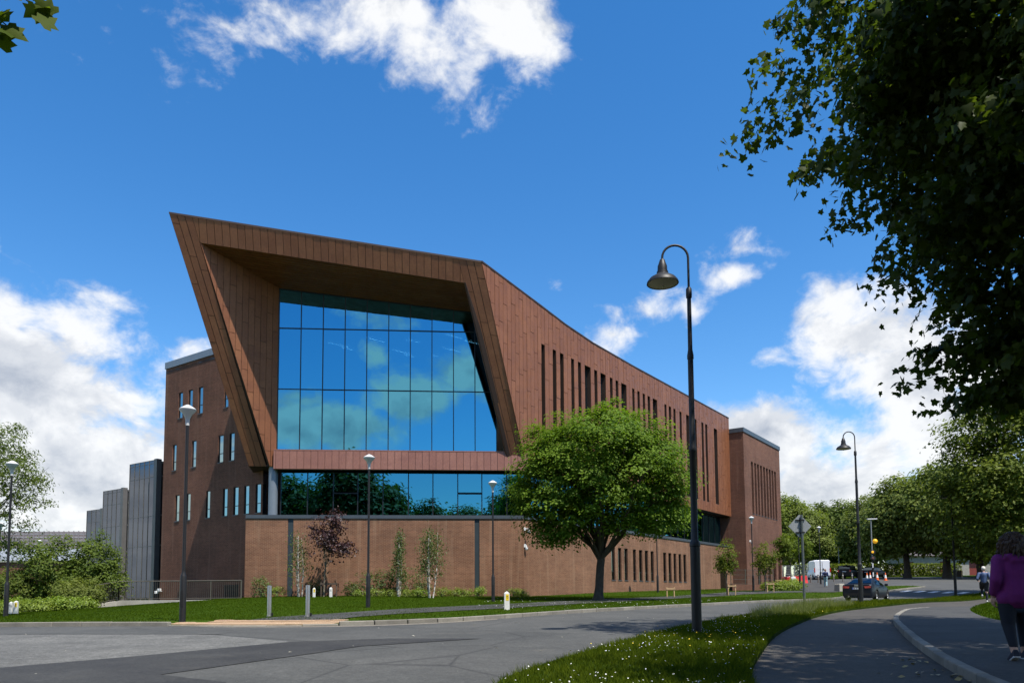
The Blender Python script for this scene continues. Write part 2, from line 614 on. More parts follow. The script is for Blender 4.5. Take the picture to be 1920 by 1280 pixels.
soil = ground_mat('soil_grass', [(.02, .04, .004), (.03, .052, .006)], .4, .3, .95)
lawnm = ground_mat('lawn', [(.026, .052, .003), (.034, .062, .004), (.055, .066, .010)], .35, .35, .95, spec=.03)
vergem = ground_mat('verge_soil', [(.018, .034, .003), (.028, .046, .005)], .8, .4, .95, spec=.03)
asph = ground_mat('asphalt_road', [(.056, .057, .054), (.075, .075, .070), (.095, .090, .080)], .35, .34, .82, crack=True)
asph_l = ground_mat('asphalt_worn', [(.092, .092, .087), (.125, .124, .115), (.072, .071, .066)], .7, .5, .88)
asph_d = ground_mat('asphalt_new', [(.027, .027, .027), (.040, .040, .038), (.055, .052, .046)], .7, .4, .8)
path_m = ground_mat('asphalt_path', [(.040, .040, .039), (.058, .057, .054), (.070, .066, .060)], .8, .35, .85)
lane_m = ground_mat('asphalt_lane', [(.046, .041, .034), (.066, .060, .050), (.086, .078, .065)], .5, .4, .8)
dust_m = ground_mat('road_dust', [(.14, .125, .105), (.18, .16, .13)], 1.2, .3, .95)
conc = mat('concrete', (.36, .335, .29), .85, var=.2, vscale=1.5, bump=.3)
kerbm = mat('kerb_concrete', (.20, .185, .155), .88, var=.22, vscale=2.2, bump=.35, objrand=.16)

# the whole site: one sheet out to the horizon, grass-covered
gx = np.r_[-900, -400, -200, np.arange(-100, 121, 4.), 200, 400, 900]
gy = np.r_[-900, -300, -120, np.arange(-60, 181, 4.), 300, 600, 1500]
GX, GY = np.meshgrid(gx, gy)
GZ = zg(GX, GY) - .22
nx, ny = len(gx), len(gy)
idx = np.arange(nx * ny).reshape(ny, nx)
F = np.stack([idx[:-1, :-1], idx[:-1, 1:], idx[1:, 1:], idx[1:, :-1]], -1).reshape(-1, 4)
o = fast_mesh('ground', np.stack([GX, GY, GZ], -1).reshape(-1, 3), F, soil, smooth=True)
o['kind'] = 'structure'

K_LINE = [(-70, 31), (-45, 25.5), (-28, 22.6), (-18, 21.6), (-14.15, 21.24), (-12.5, 20.95), (-10.85, 20.6), (-9.5, 20.35), (-8.8, 20.1), (-7.7, 19.75), (-6.3, 19.6), (-4.9, 19.7), (-4.4, 19.9), (-3, 20.45), (-1.5, 21.6), (-.2, 23.3), (1.6, 25.9), (4.9, 29.9), (9.9, 36.2), (16.2, 44.4), (22.4, 53.2), (30.95, 63.2), (37.3, 69.3)]
K = smooth_line(K_LINE, .8)
V_TOP = smooth_line([(-3, -10), (-1.2, 0), (-.5, 5.5), (-.1, 8.6), (.44, 10.1), (.92, 11.2), (1.5, 12.5), (2.25, 14.1), (3.3, 16.3), (4.7, 19), (6, 21.2), (7.3, 23.3), (10.8, 28.9), (13.6, 32.6), (19.4, 40.5), (26.3, 49.0), (29.6, 52.4), (33, 55.4), (37, 58.6), (52, 67)], .8)
V_BOT = smooth_line([(0, -10), (1, 0), (1.9, 5), (2.63, 8.5), (3.66, 11.4), (5.26, 15.3), (7.16, 19.2), (9.25, 23.1), (11.75, 27.1), (15.2, 31.5), (24.9, 43.8), (30.9, 50.2), (34.7, 53.6), (40, 57.5), (53, 65.5)], .8)
KERB_R = smooth_line([(2.5, -10), (3.2, 0), (4.2, 5), (5.12, 8.4), (6.9, 13), (9.45, 18.8), (10.56, 21), (12.2, 23.9), (14.4, 27.5), (16.8, 30.8)], .8)
G_R = smooth_line([(8.5, -10), (9.2, 0), (10, 6), (10.6, 12), (11.3, 17), (11.8, 18.8), (13.1, 21.7), (15.5, 26), (19.5, 31.8), (24.6, 38.0), (33, 46.5), (45, 57), (56, 63)], .8)

# carriageway: everything between the lawn kerb and the right-hand grass
sheet('road', [(-70, 31)] + K[1:] + [(60, 80), (80, 76), (80, 66), (56, 63)] + G_R[::-1] + [(8, -40), (-70, -40)], 0., asph, 2.0)
sheet('worn_asphalt', [(-40, 20.5), (-16, 18.6), (-9, 17.9), (-6.2, 16.4), (-4.2, 14.6), (-5.93, 12.06), (-7.04, 10.61), (-11, 7.5), (-40, 9)], .004, asph_l, 1.5)
sheet('asphalt_band', [(-14, 19.1), (-9.3, 18.3), (-6.2, 16.7), (-9.0, 17.0), (-14, 17.6), (-40, 18.9), (-40, 20.0)], .008, asph, 1.5)
sheet('tar_strip', [(-7.04, 10.61), (-5.9, 12.05), (-4.2, 14.58), (-2.4, 15.2), (-.6, 15.0), (-2.68, 13.5), (-3.17, 12.3), (-4.41, 9.67), (-3.3, 8.9), (-2.6, 7), (-9, 4), (-12, 7)], .008, asph_d, 1.0)
sheet('road_dust', smooth_line([(-8.6, 19.85), (-7, 19.35), (-5, 19.2), (-3.2, 19.7), (-1.6, 20.9), (-.4, 22.4)], .5) + smooth_line([(-.6, 22.9), (-1.7, 21.35), (-3, 20.3), (-4.8, 19.62), (-7.6, 19.66)], .5), .004, dust_m, .6)
# lane right of the verge
sheet('lane', V_BOT + [(56, 62.9)] + G_R[::-1], .004, lane_m, 1.6)
# raised pavement behind the curved kerb
sheet('pavement', [p for p in KERB_R if p[1] < 31] + [(19.3, 31.5)] + [p for p in G_R[::-1] if p[1] < 31.5], lambda x, y: .012 + .10 * min(1, max(0, (30.5 - y) / 5)), path_m, 1.2, .15)
# grass
verge_poly = V_TOP + V_BOT[::-1]
lawn_poly = [(-70, 31)] + K[1:] + [(36.4, 71.3), (31.5, 70.8), (28.5, 66.5), (26.6, 61.8), (25.4, 60.6), (24.4, 62), (25, 67), (27.6, 73), (29.2, 80), (30, 92), (20, 120), (-70, 120)]
right_poly = G_R + [(80, 66), (80, -10)]
sheet('verge', verge_poly, .07, vergem, 1.2, .1)
def crossing_dip(x, y): return max(0, min(1, (x + 9.4) / .5)) * max(0, min(1, (-4.2 - x) / .5)) * max(0, min(1, (21.9 - y) / 1.2))
sheet('lawn', lawn_poly, lambda x, y: .09 - .075 * crossing_dip(x, y), lawnm, 2.0, .15)
sheet('lawn', right_poly, .10, lawnm, 2.5, .15)
# far road and forecourt by the parked vehicles
sheet('far_road', [(30.9, 63.4), (37.3, 69.5), (36.4, 71.3), (31.5, 70.8), (33, 76), (38, 86), (41, 99), (52, 112), (62, 106), (60, 98), (80, 96), (80, 76), (60, 72), (50, 68), (37, 60)], .006, asph, 2.0)
sheet('forecourt_path', [(16.9, 55.8), (21.5, 60), (25.2, 60.7), (26.6, 61.9), (28.5, 66.6), (31.5, 70.9), (33, 76), (38, 86), (41, 99), (44, 108), (36, 112), (31, 96), (29.3, 80), (27.7, 73), (25.1, 67), (24.0, 62.8), (20, 61.6), (16.5, 59.2)], .115, path_m, 1.5, .1)
sheet('tree_lawn', [(60, 98.3), (80, 96.3), (140, 100), (140, 170), (30, 170), (36, 113), (44, 108.5), (52, 112.3), (62, 106.3)], .1, lawnm, 3.0, .15)
P_TOP = smooth_line([(-8.3, 20.6), (-7.4, 21.5), (-7.1, 23.6), (-6.08, 25.3), (-4.42, 27.8), (-1.9, 31.0), (.4, 35.0), (2.0, 38), (6.0, 44.2), (9.2, 48.2), (11.07, 50.9), (16.6, 59.3)], .8)
P_BOT = smooth_line([(-4.75, 20.0), (-4.9, 21.5), (-4.57, 22.9), (-3.86, 24.3), (-2.05, 26.4), (-.3, 28.3), (.6, 29.9), (1.9, 32.2), (5.29, 38.2), (8.15, 42.6), (9.82, 45.2), (16.9, 55.8)], .8)
sheet('footpath', P_TOP + P_BOT[::-1], lambda x, y: .108 - .072 * crossing_dip(x, y), path_m, .6)

# kerbs: single concrete stones
def kerb(line, name, top, side, drop=None, w=.13):
    root = empty(name, (0, 0, 0), kind='structure')
    me = None
    acc = 0.
    pts = [Vector((*p, 0)) for p in line]
    i, t = 0, 0.
    L = .9
    cur = pts[0].copy()
    seg = 0
    d_left = L
    chain = [cur.copy()]
    for a, b in zip(pts, pts[1:]):
        u = b - a
        while u.length > 0 and (b - chain[-1]).length >= L:
            dirv = (b - chain[-1]).normalized()
            chain.append(chain[-1] + dirv * L)
    for a, b in zip(chain, chain[1:]):
        mid = (a + b) / 2
        dv = (b - a).normalized()
        nv = Vector((-dv.y, dv.x, 0)) * side
        h = top
        if drop is not None: h = drop(mid.x, mid.y, top)
        if me is None:
            mb = MB()
            mb.box((0, 0, -.15), (L - .012, w, .30))
            # chamfered front top edge
            o = mb.build('kerb_stone', kerbm, root, bevel=.018)
            me = o.data
        else:
            o = bpy.data.objects.new('kerb_stone', me)
            COL.objects.link(o)
            o.parent = root
            bv = o.modifiers.new('bevel', 'BEVEL')
            bv.width = .018
            bv.segments = 2
        za, zb = Z(a.x, a.y), Z(b.x, b.y)
        o.location = (mid.x + nv.x * w / 2, mid.y + nv.y * w / 2, (za + zb) / 2 + h + random.uniform(-.004, .004))
        o.rotation_euler = (0, -math.atan2(zb - za, L), math.atan2(dv.y, dv.x) + random.uniform(-.006, .006))
    return root
k_draw = [p for p in K if p[0] > -22]
kerb(k_draw, 'lawn_kerb', .115, -1, lambda x, y, t: t - .085 * max(0, min(1, (x + 9.3) / .8)) * max(0, min(1, (-4.3 - x) / .8)))
kerb([p for p in KERB_R if p[1] > 2], 'pavement_kerb', .125, 1, lambda x, y, t: t * min(1, max(.1, (31 - y) / 6)))

# tactile slabs at the crossing point
buff = mat('buff_paving', (.38, .265, .17), .85, var=.15, vscale=4, bump=.4, bscale=25, objrand=.08)
root = empty('tactile_paving', (0, 0, 0), kind='structure')
me = None
for i in range(11):
    for j in range(4):
        x = -8.9 + i * .405 + .02 * j
        t = (x + 8.9) / 4.4
        yk = np.interp(x, [p[0] for p in K_LINE[7:13]], [p[1] for p in K_LINE[7:13]])
        y = yk + .36 + j * .405
        if i < 2 and j > 1: continue
        if me is None:
            mb = MB()
            mb.box((0, 0, -.03), (.4, .4, .06))
            for a in range(6):
                for b in range(6): mb.lathe([(.0, .006), (.012, .005), (.017, 0)][::-1], 6, (-.165 + a * .066, -.165 + b * .066, 0))
            o = mb.build('paving_slab', buff, root)
            me = o.data
        else:
            o = bpy.data.objects.new('paving_slab', me)
            COL.objects.link(o)
            o.parent = root
        o.location = (x, y, Z(x, y) + .126 - .075 * crossing_dip(x, y))
        o.rotation_euler = (random.uniform(-.006, .006), random.uniform(-.006, .006), -.05)

# zebra crossing stripes on the far bend
wpaint = mat('road_paint', (.72, .72, .70), .7, var=.2, vscale=3)
for i in range(6):
    t = (i + .5) / 6
    c = Vector((32.0, 63.4)).lerp(Vector((35.6, 57.6)), t)
    a = R(42)
    dx, dy = math.sin(a), math.cos(a)
    px_, py_ = dy, -dx
    q = [(c.x + sx * 1.2 * dx + sy * .24 * px_, c.y + sx * 1.2 * dy + sy * .24 * py_) for sx, sy in ((-1, -1), (1, -1), (1, 1), (-1, 1))]
    sheet('zebra_stripe', q, .012, wpaint, .8)

# ------------------------------------------------------------------ the copper-fronted brick building
azR, azF = R(34.92), R(85.39)
dR = Vector((math.sin(azR), math.cos(azR), 0)); nR = Vector((math.cos(azR), -math.sin(azR), 0))   # long side wall, to the right
dL = Vector((-math.cos(azR), math.sin(azR), 0)); nL = -dR                                          # brick wing, to the left
dF = Vector((math.sin(azF), math.cos(azF), 0)); nF = Vector((math.cos(azF), -math.sin(azF), 0))   # prow front
UP = Vector((0, 0, 1))
A0 = Vector((.73, 48, 0))                                                                          # podium corner

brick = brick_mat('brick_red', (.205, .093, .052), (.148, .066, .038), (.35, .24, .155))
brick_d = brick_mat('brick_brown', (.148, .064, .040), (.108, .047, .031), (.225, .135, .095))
coping_m = mat('grey_metal', (.075, .09, .105), .45, .3, var=.08)
coping_l = mat('light_grey_metal', (.20, .23, .26), .4, .3, var=.08)
frame_m = mat('dark_frame', (.018, .02, .022), .4, .2, var=.05)
strip_m = mat('slate_strip', (.035, .048, .055), .5, .2, var=.08)
sill_m = mat('sill_metal', (.09, .09, .095), .5, .3, var=.08)
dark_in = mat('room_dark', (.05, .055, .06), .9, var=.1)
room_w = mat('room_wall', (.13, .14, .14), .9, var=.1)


def copper_mat(name, c1, c2, c3):
    m = bpy.data.materials.new(name)
    m.use_nodes = True
    t = m.node_tree
    q = NG(t)
    b = t.nodes['Principled BSDF']
    pos = q.n('ShaderNodeNewGeometry').outputs['Position']
    rnd = q.n('ShaderNodeObjectInfo').outputs['Random']
    at = q.n('ShaderNodeAttribute')
    at.attribute_name = 'tone'
    rr = q.math('FRACT', q.math('ADD', rnd, at.outputs['Fac']))
    c = q.mix(rr, c1, c2)
    cloud = q.remap(q.noise(pos, .9, 6, .68, .4), .42, .68, 0, .8)
    c = q.mix(cloud, c, c3)
    fine = q.remap(q.noise(pos, 9, 5, .7), .3, .7, .88, 1.12)
    comb = q.n('ShaderNodeCombineXYZ')
    for i in range(3): t.links.new(fine, comb.inputs[i])
    c = q.mix(1., c, comb.outputs[0], 'MULTIPLY')
    t.links.new(c, b.inputs['Base Color'])
    b.inputs['Metallic'].default_value = .2
    b.inputs['Specular IOR Level'].default_value = .3
    t.links.new(q.remap(q.noise(pos, 2.2, 4, .6), .3, .7, .36, .58), b.inputs['Roughness'])
    bn = q.n('ShaderNodeBump')
    bn.inputs['Strength'].default_value = .18
    bn.inputs['Distance'].default_value = .03
    t.links.new(q.noise(pos, 1.9, 3, .5), bn.inputs['Height'])
    t.links.new(bn.outputs[0], b.inputs['Normal'])
    return m


copper = copper_mat('copper', (.225, .090, .044), (.275, .116, .056), (.190, .074, .040))
copper_red = copper_mat('copper_red', (.230, .087, .041), (.280, .110, .051), (.198, .075, .037))
copper_sp = copper_mat('copper_spandrel', (.29, .13, .095), (.33, .155, .115), (.25, .11, .085))
copper_back = mat('copper_joint', (.045, .025, .018), .6, .2, var=.1)
glass_up = glass_mat('glass_blue', (.11, .40, .54), (.16, .28, .34), .80, 0.0, .05)
glass_lo = glass_mat('glass_band', (.08, .32, .44), (.20, .33, .32), .72, 0.0, .03)
glass_w = glass_mat('glass_window', (.34, .46, .46), (.15, .2, .2), .85, 0.02)
glass_g = glass_mat('glass_grey', (.15, .165, .19), (.1, .1, .11), .88, .02, .05)

glass_slot = glass_mat('glass_slot', (.16, .22, .22), (.1, .1, .1), .6, .03)
BLD = empty('library_building', (A0.x, A0.y, -.2), label='large brick building with a leaning copper prow framing a tall blue glass front', cat='building')


def clip(poly, a, b, c):
    """keep a*u + b*v <= c"""
    out = []
    for i in range(len(poly)):
        p, q = poly[i], poly[(i + 1) % len(poly)]
        dp, dq = a * p[0] + b * p[1] - c, a * q[0] + b * q[1] - c
        if dp <= 0: out.append(p)
        if dp * dq < 0:
            t = dp / (dp - dq)
            out.append((p[0] + t * (q[0] - p[0]), p[1] + t * (q[1] - p[1])))
    return out


def area2(p): return .5 * sum(p[i][0] * p[(i + 1) % len(p)][1] - p[(i + 1) % len(p)][0] * p[i][1] for i in range(len(p)))


def panelize(o3, eu, ev, en, poly, width, seglen, material, parent, name='copper_panel', gap=.026, thick=.03, u_off=0., merge=None):
    """clad a planar convex polygon with tall trays, staggered cross joints, each tray a thin folded sheet"""
    us = [p[0] for p in poly]
    vs = [p[1] for p in poly]
    u = math.floor((min(us) - u_off) / width) * width + u_off
    kk = 0
    while u < max(us) - 1e-4:
        col_ = clip(clip(poly, -1, 0, -(u + gap / 2)), 1, 0, u + width - gap / 2)
        if len(col_) >= 3 and abs(area2(col_)) > .01:
            v0 = min(p[1] for p in col_)
            v1 = max(p[1] for p in col_)
            st_ = v0 - random.random() * seglen * .8
            cuts = []
            v = math.floor(min(vs) / seglen) * seglen + (.0, .37, .7, .2, .55)[kk % 5] * seglen
            while v < v1:
                if v > v0 + .25 and v < v1 - .25: cuts.append(v)
                v += seglen
            lims = [v0 - 1] + cuts + [v1 + 1]
            for a, b in zip(lims, lims[1:]):
                pc = clip(clip(col_, 0, -1, -(a + gap / 2)), 0, 1, b - gap / 2)
                if len(pc) < 3 or abs(area2(pc)) < .004: continue
                tl = random.uniform(.8, 1.2) * thick
                ring = [o3 + eu * p[0] + ev * p[1] for p in pc]
                mb = merge if merge is not None else MB()
                mb.prism(ring, en * tl)
                if merge is None: mb.build(name, material, parent)
        u += width
        kk += 1


def wall_holes(mb, o3, eu, ev, en, u0, u1, v0, v1, holes, depth=.2, top=None, mi=0, mi_rev=0):
    """flat wall with rectangular openings and their reveals; UV in metres; top(u) trims a sloping head"""
    us = sorted({u0, u1, *[h[0] for h in holes], *[h[1] for h in holes]})
    vs = sorted({v0, v1, *[h[2] for h in holes], *[h[3] for h in holes]})
    us = [x for x in us if u0 <= x <= u1]
    P = lambda u, v, d=0.: o3 + eu * u + ev * v - en * d
    for a, b in zip(us, us[1:]):
        for c, d in zip(vs, vs[1:]):
            m_ = ((a + b) / 2, (c + d) / 2)
            if any(h[0] < m_[0] < h[1] and h[2] < m_[1] < h[3] for h in holes): continue
            d1, d2 = d, d
            if top and d == vs[-1]: d1, d2 = top(a), top(b)
            mb.face([P(a, c), P(b, c), P(b, d2), P(a, d1)], [(a, c), (b, c), (b, d2), (a, d1)], mi)
    for (a, b, c, d) in holes:
        for q in (((a, c), (b, c)), ((b, c), (b, d)), ((b, d), (a, d)), ((a, d), (a, c))):
            (p0, p1) = q
            mb.face([P(*p0), P(*p0, depth), P(*p1, depth), P(*p1)], [(p0[0] + p0[1], 0), (p0[0] + p0[1], depth), (p1[0] + p1[1], depth), (p1[0] + p1[1], 0)], mi_rev)


def window(o3, eu, ev, en, a, b, c, d, depth, parent, glass=None, bars=(), sill=True, fw=.045, back=.35, name='window'):
    """framed pane set back in an opening: frame is the part, pane and sill its sub-parts"""
    P = lambda u, v, dd=0.: o3 + eu * u + ev * v - en * dd
    mb = MB()
    for (p, q, r_, s_) in ((a, a + fw, c, d), (b - fw, b, c, d), (a, b, c, c + fw), (a, b, d - fw, d)) + tuple((a, b, t - fw / 2, t + fw / 2) for t in bars):
        mb.prism([P(p, r_, depth - .002 * (p == a)), P(q, r_, depth - .002 * (p == a)), P(q, s_, depth - .002 * (p == a)), P(p, s_, depth - .002 * (p == a))], -en * .06)
    f_ = mb.build(name, frame_m, parent)
    mb = MB()
    mb.prism([P(a + fw * .5, c + fw * .5, depth + .03), P(b - fw * .5, c + fw * .5, depth + .03), P(b - fw * .5, d - fw * .5, depth + .03), P(a + fw * .5, d - fw * .5, depth + .03)], -en * .012)
    mb.build('pane', glass or glass_w, f_)
    mb = MB()
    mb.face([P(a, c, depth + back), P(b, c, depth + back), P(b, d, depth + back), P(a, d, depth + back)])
    mb.build('blind', dark_in, f_)  # plain dark sheet standing for the unlit room behind the pane
    if sill:
        mb = MB()
        mb.prism([P(a - .03, c - .05, -.03), P(b + .03, c - .05, -.03), P(b + .03, c + .008, -.03), P(a - .03, c + .008, -.03)], -en * (depth + .03))
        mb.build('sill', sill_m, f_)
    return f_


# ---- podium: front and long side walls of brick, dark vertical strips, grey coping
GZ0 = -1.6
LF = 17.08                                    # front length, to the left of the corner
pod = MB()
wall_holes(pod, A0, dF, UP, nF, -LF, 0, GZ0, 4.78, [(-14.54, -14.21, -1.0, 4.78), (-3.08, -2.78, -1.0, 4.78)], .05)
low = [(11.81, 12.41), (12.91, 13.47), (13.98, 14.56), (15.5, 16.04), (16.59, 17.21), (17.69, 18.29), (18.81, 19.4), (21.34, 21.97), (22.43, 23.08), (23.55, 24.14), (24.67, 25.28), (25.78, 26.4), (27.4, 28.0), (28.5, 29.1)]
LOWH = [(a, b, 1.09, 3.58) for a, b in low]
DOORS = [(35.2, 37.0, .2, 3.1)]
wall_holes(pod, A0, dR, UP, nR, 0, 39.6, GZ0, 4.78, LOWH + DOORS, .13)
# return wall at the left end of the podium
Bc = A0 - dF * LF
wall_holes(pod, Bc, dR, UP, -nR, 0, 6, GZ0, 4.78, [])
pod_o = pod.build('podium_wall', brick, BLD)
mb = MB()
for a, b in ((-14.54, -14.21), (-3.08, -2.78)):
    mb = MB()
    mb.prism([A0 + dF * a + UP * -1.0 - nF * .045, A0 + dF * b + UP * -1.0 - nF * .045, A0 + dF * b + UP * 4.78 - nF * .045, A0 + dF * a + UP * 4.78 - nF * .045], -nF * .05)
    mb.build('movement_strip', strip_m, pod_o)
mb = MB()
mb.prism([A0 - dF * LF + UP * 4.785 + nF * .05, A0 + UP * 4.785 + nF * .05, A0 + UP * 5.0 + nF * .05, A0 - dF * LF + UP * 5.0 + nF * .05], -nF * 1.6)
mb.build('coping', coping_m, pod_o)
mb = MB()
mb.prism([A0 + UP * 4.783 + nR * .05, A0 + dR * 39.5 + UP * 4.783 + nR * .05, A0 + dR * 39.5 + UP * 4.998 + nR * .05, A0 + UP * 4.998 + nR * .05], -nR * 1.6)
mb.build('coping', coping_m, pod_o)
for h in LOWH: window(A0, dR, UP, nR, *h, .10, BLD, bars=(1.75,), glass=glass_slot)
for h in DOORS: window(A0, dR, UP, nR, *h, .10, BLD, bars=(2.3,), sill=False, name='door')

# ---- glazed band above the podium
def glazing(o3, eu, en, u_list, z0, z1, glassm, parent, name, transoms=(), fw=.06, extra=(), tilt=.0012, fd=.10, wall_back=None):
    """curtain wall: a mesh frame with each pane its own sub-part"""
    fr = MB()
    for u in u_list:
        a = o3 + eu * (u - fw / 2)
        fr.prism([a + UP * z0, a + eu * fw + UP * z0, a + eu * fw + UP * z1(u), a + UP * z1(u)], -en * fd)
    zs = [z0] + list(transoms)
    for z in zs + [None]:
        for a, b in zip(u_list, u_list[1:]):
            za, zb = (z + fw, z + fw) if z is not None else (z1(a), z1(b))
            e0, e1 = o3 + eu * (a + fw / 2), o3 + eu * (b - fw / 2)
            fr.prism([e0 + UP * (za - fw), e1 + UP * (zb - fw), e1 + UP * zb, e0 + UP * za], -en * fd)
    for (a, b, z) in extra:
        e0, e1 = o3 + eu * (a + fw / 2), o3 + eu * (b - fw / 2)
        fr.prism([e0 + UP * (z - fw), e1 + UP * (z - fw), e1 + UP * z, e0 + UP * z], -en * fd)
    f_ = fr.build(name, frame_m, parent)
    for a, b in zip(u_list, u_list[1:]):
        lv = sorted(zs + [z for (ea, eb, z) in extra if ea == a])
        for k_, z in enumerate(lv):
            top = lv[k_ + 1] if k_ + 1 < len(lv) else None
            t0, t1 = (top, top) if top is not None else (z1(a) - fw, z1(b) - fw)
            c = .05
            ti, tj = random.gauss(0, tilt), random.gauss(0, tilt)
            def P(u, z_): return o3 + eu * u + UP * z_ - en * (c + ti * (z_ - z) + tj * (u - a))
            mb = MB()
            mb.prism([P(a + fw / 2, z + fw), P(b - fw / 2, z + fw), P(b - fw / 2, t1), P(a + fw / 2, t0)], -en * .012)
            mb.build('pane', glassm, f_)
    return f_


ub = [-15.2 + 1.57 * i for i in range(10)]
ub[-1] = -1.07
ub = [-15.2, -13.55, -11.95, -10.43, -8.85, -7.25, -5.7, -4.12, -2.58, -.98, .55]
OB = A0 - nF * .85
glazing(OB, dF, nF, ub, 5.0, lambda u: 8.0, glass_lo, BLD, 'band_window', extra=((ub[2], ub[3], 6.5), (ub[7], ub[8], 6.5)))
us_ = [1.1 + 1.6 * i for i in range(24)]
glazing(A0 - nR * .85, dR, nR, us_, 5.0, lambda u: 8.0, glass_lo, BLD, 'band_window')
# grey corner column left of the band
mb = MB()
c0 = A0 - nF * .65 - dF * 15.62
mb.prism([c0 + dF * .28 * math.cos(t) + nF * .28 * math.sin(t) + UP * 4.9 for t in (2 * math.pi * i / 20 for i in range(20))], UP * 3.2)
mb.build('corner_column', coping_l, BLD, smooth=True)

# rooms behind the glass: floors, back walls, lit ceiling strips
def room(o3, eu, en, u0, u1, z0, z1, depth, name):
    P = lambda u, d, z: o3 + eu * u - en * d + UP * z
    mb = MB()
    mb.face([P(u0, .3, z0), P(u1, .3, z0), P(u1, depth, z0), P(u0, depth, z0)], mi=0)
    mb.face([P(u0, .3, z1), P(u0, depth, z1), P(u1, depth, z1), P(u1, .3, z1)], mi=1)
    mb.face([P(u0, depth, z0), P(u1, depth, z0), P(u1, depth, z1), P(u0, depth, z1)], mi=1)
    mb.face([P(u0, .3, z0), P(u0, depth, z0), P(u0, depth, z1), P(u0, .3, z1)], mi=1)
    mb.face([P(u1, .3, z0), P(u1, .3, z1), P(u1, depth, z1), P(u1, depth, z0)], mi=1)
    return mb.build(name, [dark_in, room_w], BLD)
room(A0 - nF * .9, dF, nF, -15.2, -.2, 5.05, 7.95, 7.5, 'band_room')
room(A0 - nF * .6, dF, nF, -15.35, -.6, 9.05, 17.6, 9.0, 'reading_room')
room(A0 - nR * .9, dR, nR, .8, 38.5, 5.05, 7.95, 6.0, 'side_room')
strip_l = mat('light_strip', (1, .97, .9), .5, var=0, emit=26.0)
i = 0
for (u, d, L) in ((-13.0, 4.2, 1.6), (-12.2, 5.2, .8), (-10.3, 3.0, 1.5), (-8.7, 5.5, 1.6), (-7.9, 6.6, .8), (-7.6, 3.2, 1.6), (-5.1, 4.8, 1.6), (-4.9, 2.0, 1.4), (-3.6, 3.2, 1.7), (-2.3, 4.4, 1.6), (-2.0, 6.2, .9), (-5.9, 6.6, .5)):
    mb = MB()
    c = A0 - nF * (.6 + d) + dF * u + UP * 17.5
    e = (dR * .9 + dF * .3).normalized()
    s_ = UP.cross(e) * .035
    mb.prism([c - s_, c + s_, c + s_ + e * L, c - s_ + e * L], UP * -.04)
    mb.build('ceiling_light', strip_l, BLD)
# pale blinds and columns inside the upper room, half seen through the glass
blind_m = mat('blind', (.40, .46, .48), .8, var=.05)
for (u, w, z0, z1) in ((-15.1, .8, 9.1, 15.8), (-13.4, .25, 9.1, 15.6), (-12.2, .35, 9.1, 15.4), (-6.6, .7, 9.1, 17.4), (-6.55, .6, 13.1, 16.8)):
    mb = MB()
    a = A0 - nF * 1.2 + dF * u
    mb.prism([a + UP * z0, a + dF * w + UP * z0, a + dF * w + UP * z1, a + UP * z1], -nF * .06)
    mb.build('blind', blind_m, BLD)

# ---- copper prow
BL = Vector((-16.29, 46.93, 8.05)); TL = Vector((-19.56, 42.39, 21.94))
iTL = Vector((-17.99, 42.98, 20.47)); iBL = Vector((-15.22, 47.05, 8.05))
TRc = Vector((-1.73, 44.47, 19.87)); BRc = Vector((1.0, 48.38, 8.05))
iTR = Vector((-2.79, 44.75, 18.73)); iBR = Vector((-.19, 48.28, 8.05))
fn = (TRc - BRc).cross(dF)
fn.normalize()
if fn.y > 0: fn = -fn
fo = BRc
def onF(p): return p - fn * (p - fo).dot(fn)
BL, TL, iTL, iBL, TRc, iTR, iBR = map(onF, (BL, TL, iTL, iBL, TRc, iTR, iBR))
ev = fn.cross(dF)
ev = ev if ev.z > 0 else -ev
ev.normalize()
def fuv(p): return ((p - fo).dot(dF), (p - fo).dot(ev))
Q = {n_: fuv(p) for n_, p in dict(BL=BL, TL=TL, iTL=iTL, iBL=iBL, TR=TRc, BR=BRc, iTR=iTR, iBR=iBR).items()}
def isect(p, q, r_, s_):
    (x1, y1), (x2, y2), (x3, y3), (x4, y4) = p, q, r_, s_
    d_ = (x1 - x2) * (y3 - y4) - (y1 - y2) * (x3 - x4)
    a, b = x1 * y2 - y1 * x2, x3 * y4 - y3 * x4
    return ((a * (x3 - x4) - (x1 - x2) * b) / d_, (a * (y3 - y4) - (y1 - y2) * b) / d_)
topL = isect(Q['iBL'], Q['iTL'], Q['TL'], Q['TR'])
topR = isect(Q['iBR'], Q['iTR'], Q['TL'], Q['TR'])
prow = MB()
F3 = lambda uv_: fo + dF * uv_[0] + ev * uv_[1] - fn * .03
for poly in ((Q['BL'], Q['iBL'], topL, Q['TL']), (Q['iBR'], Q['BR'], Q['TR'], topR), (Q['iTL'], Q['iTR'], topR, topL)):
    prow.prism([F3(p) for p in poly], -fn * .25)
prow_o = prow.build('copper_prow', copper_back, BLD)
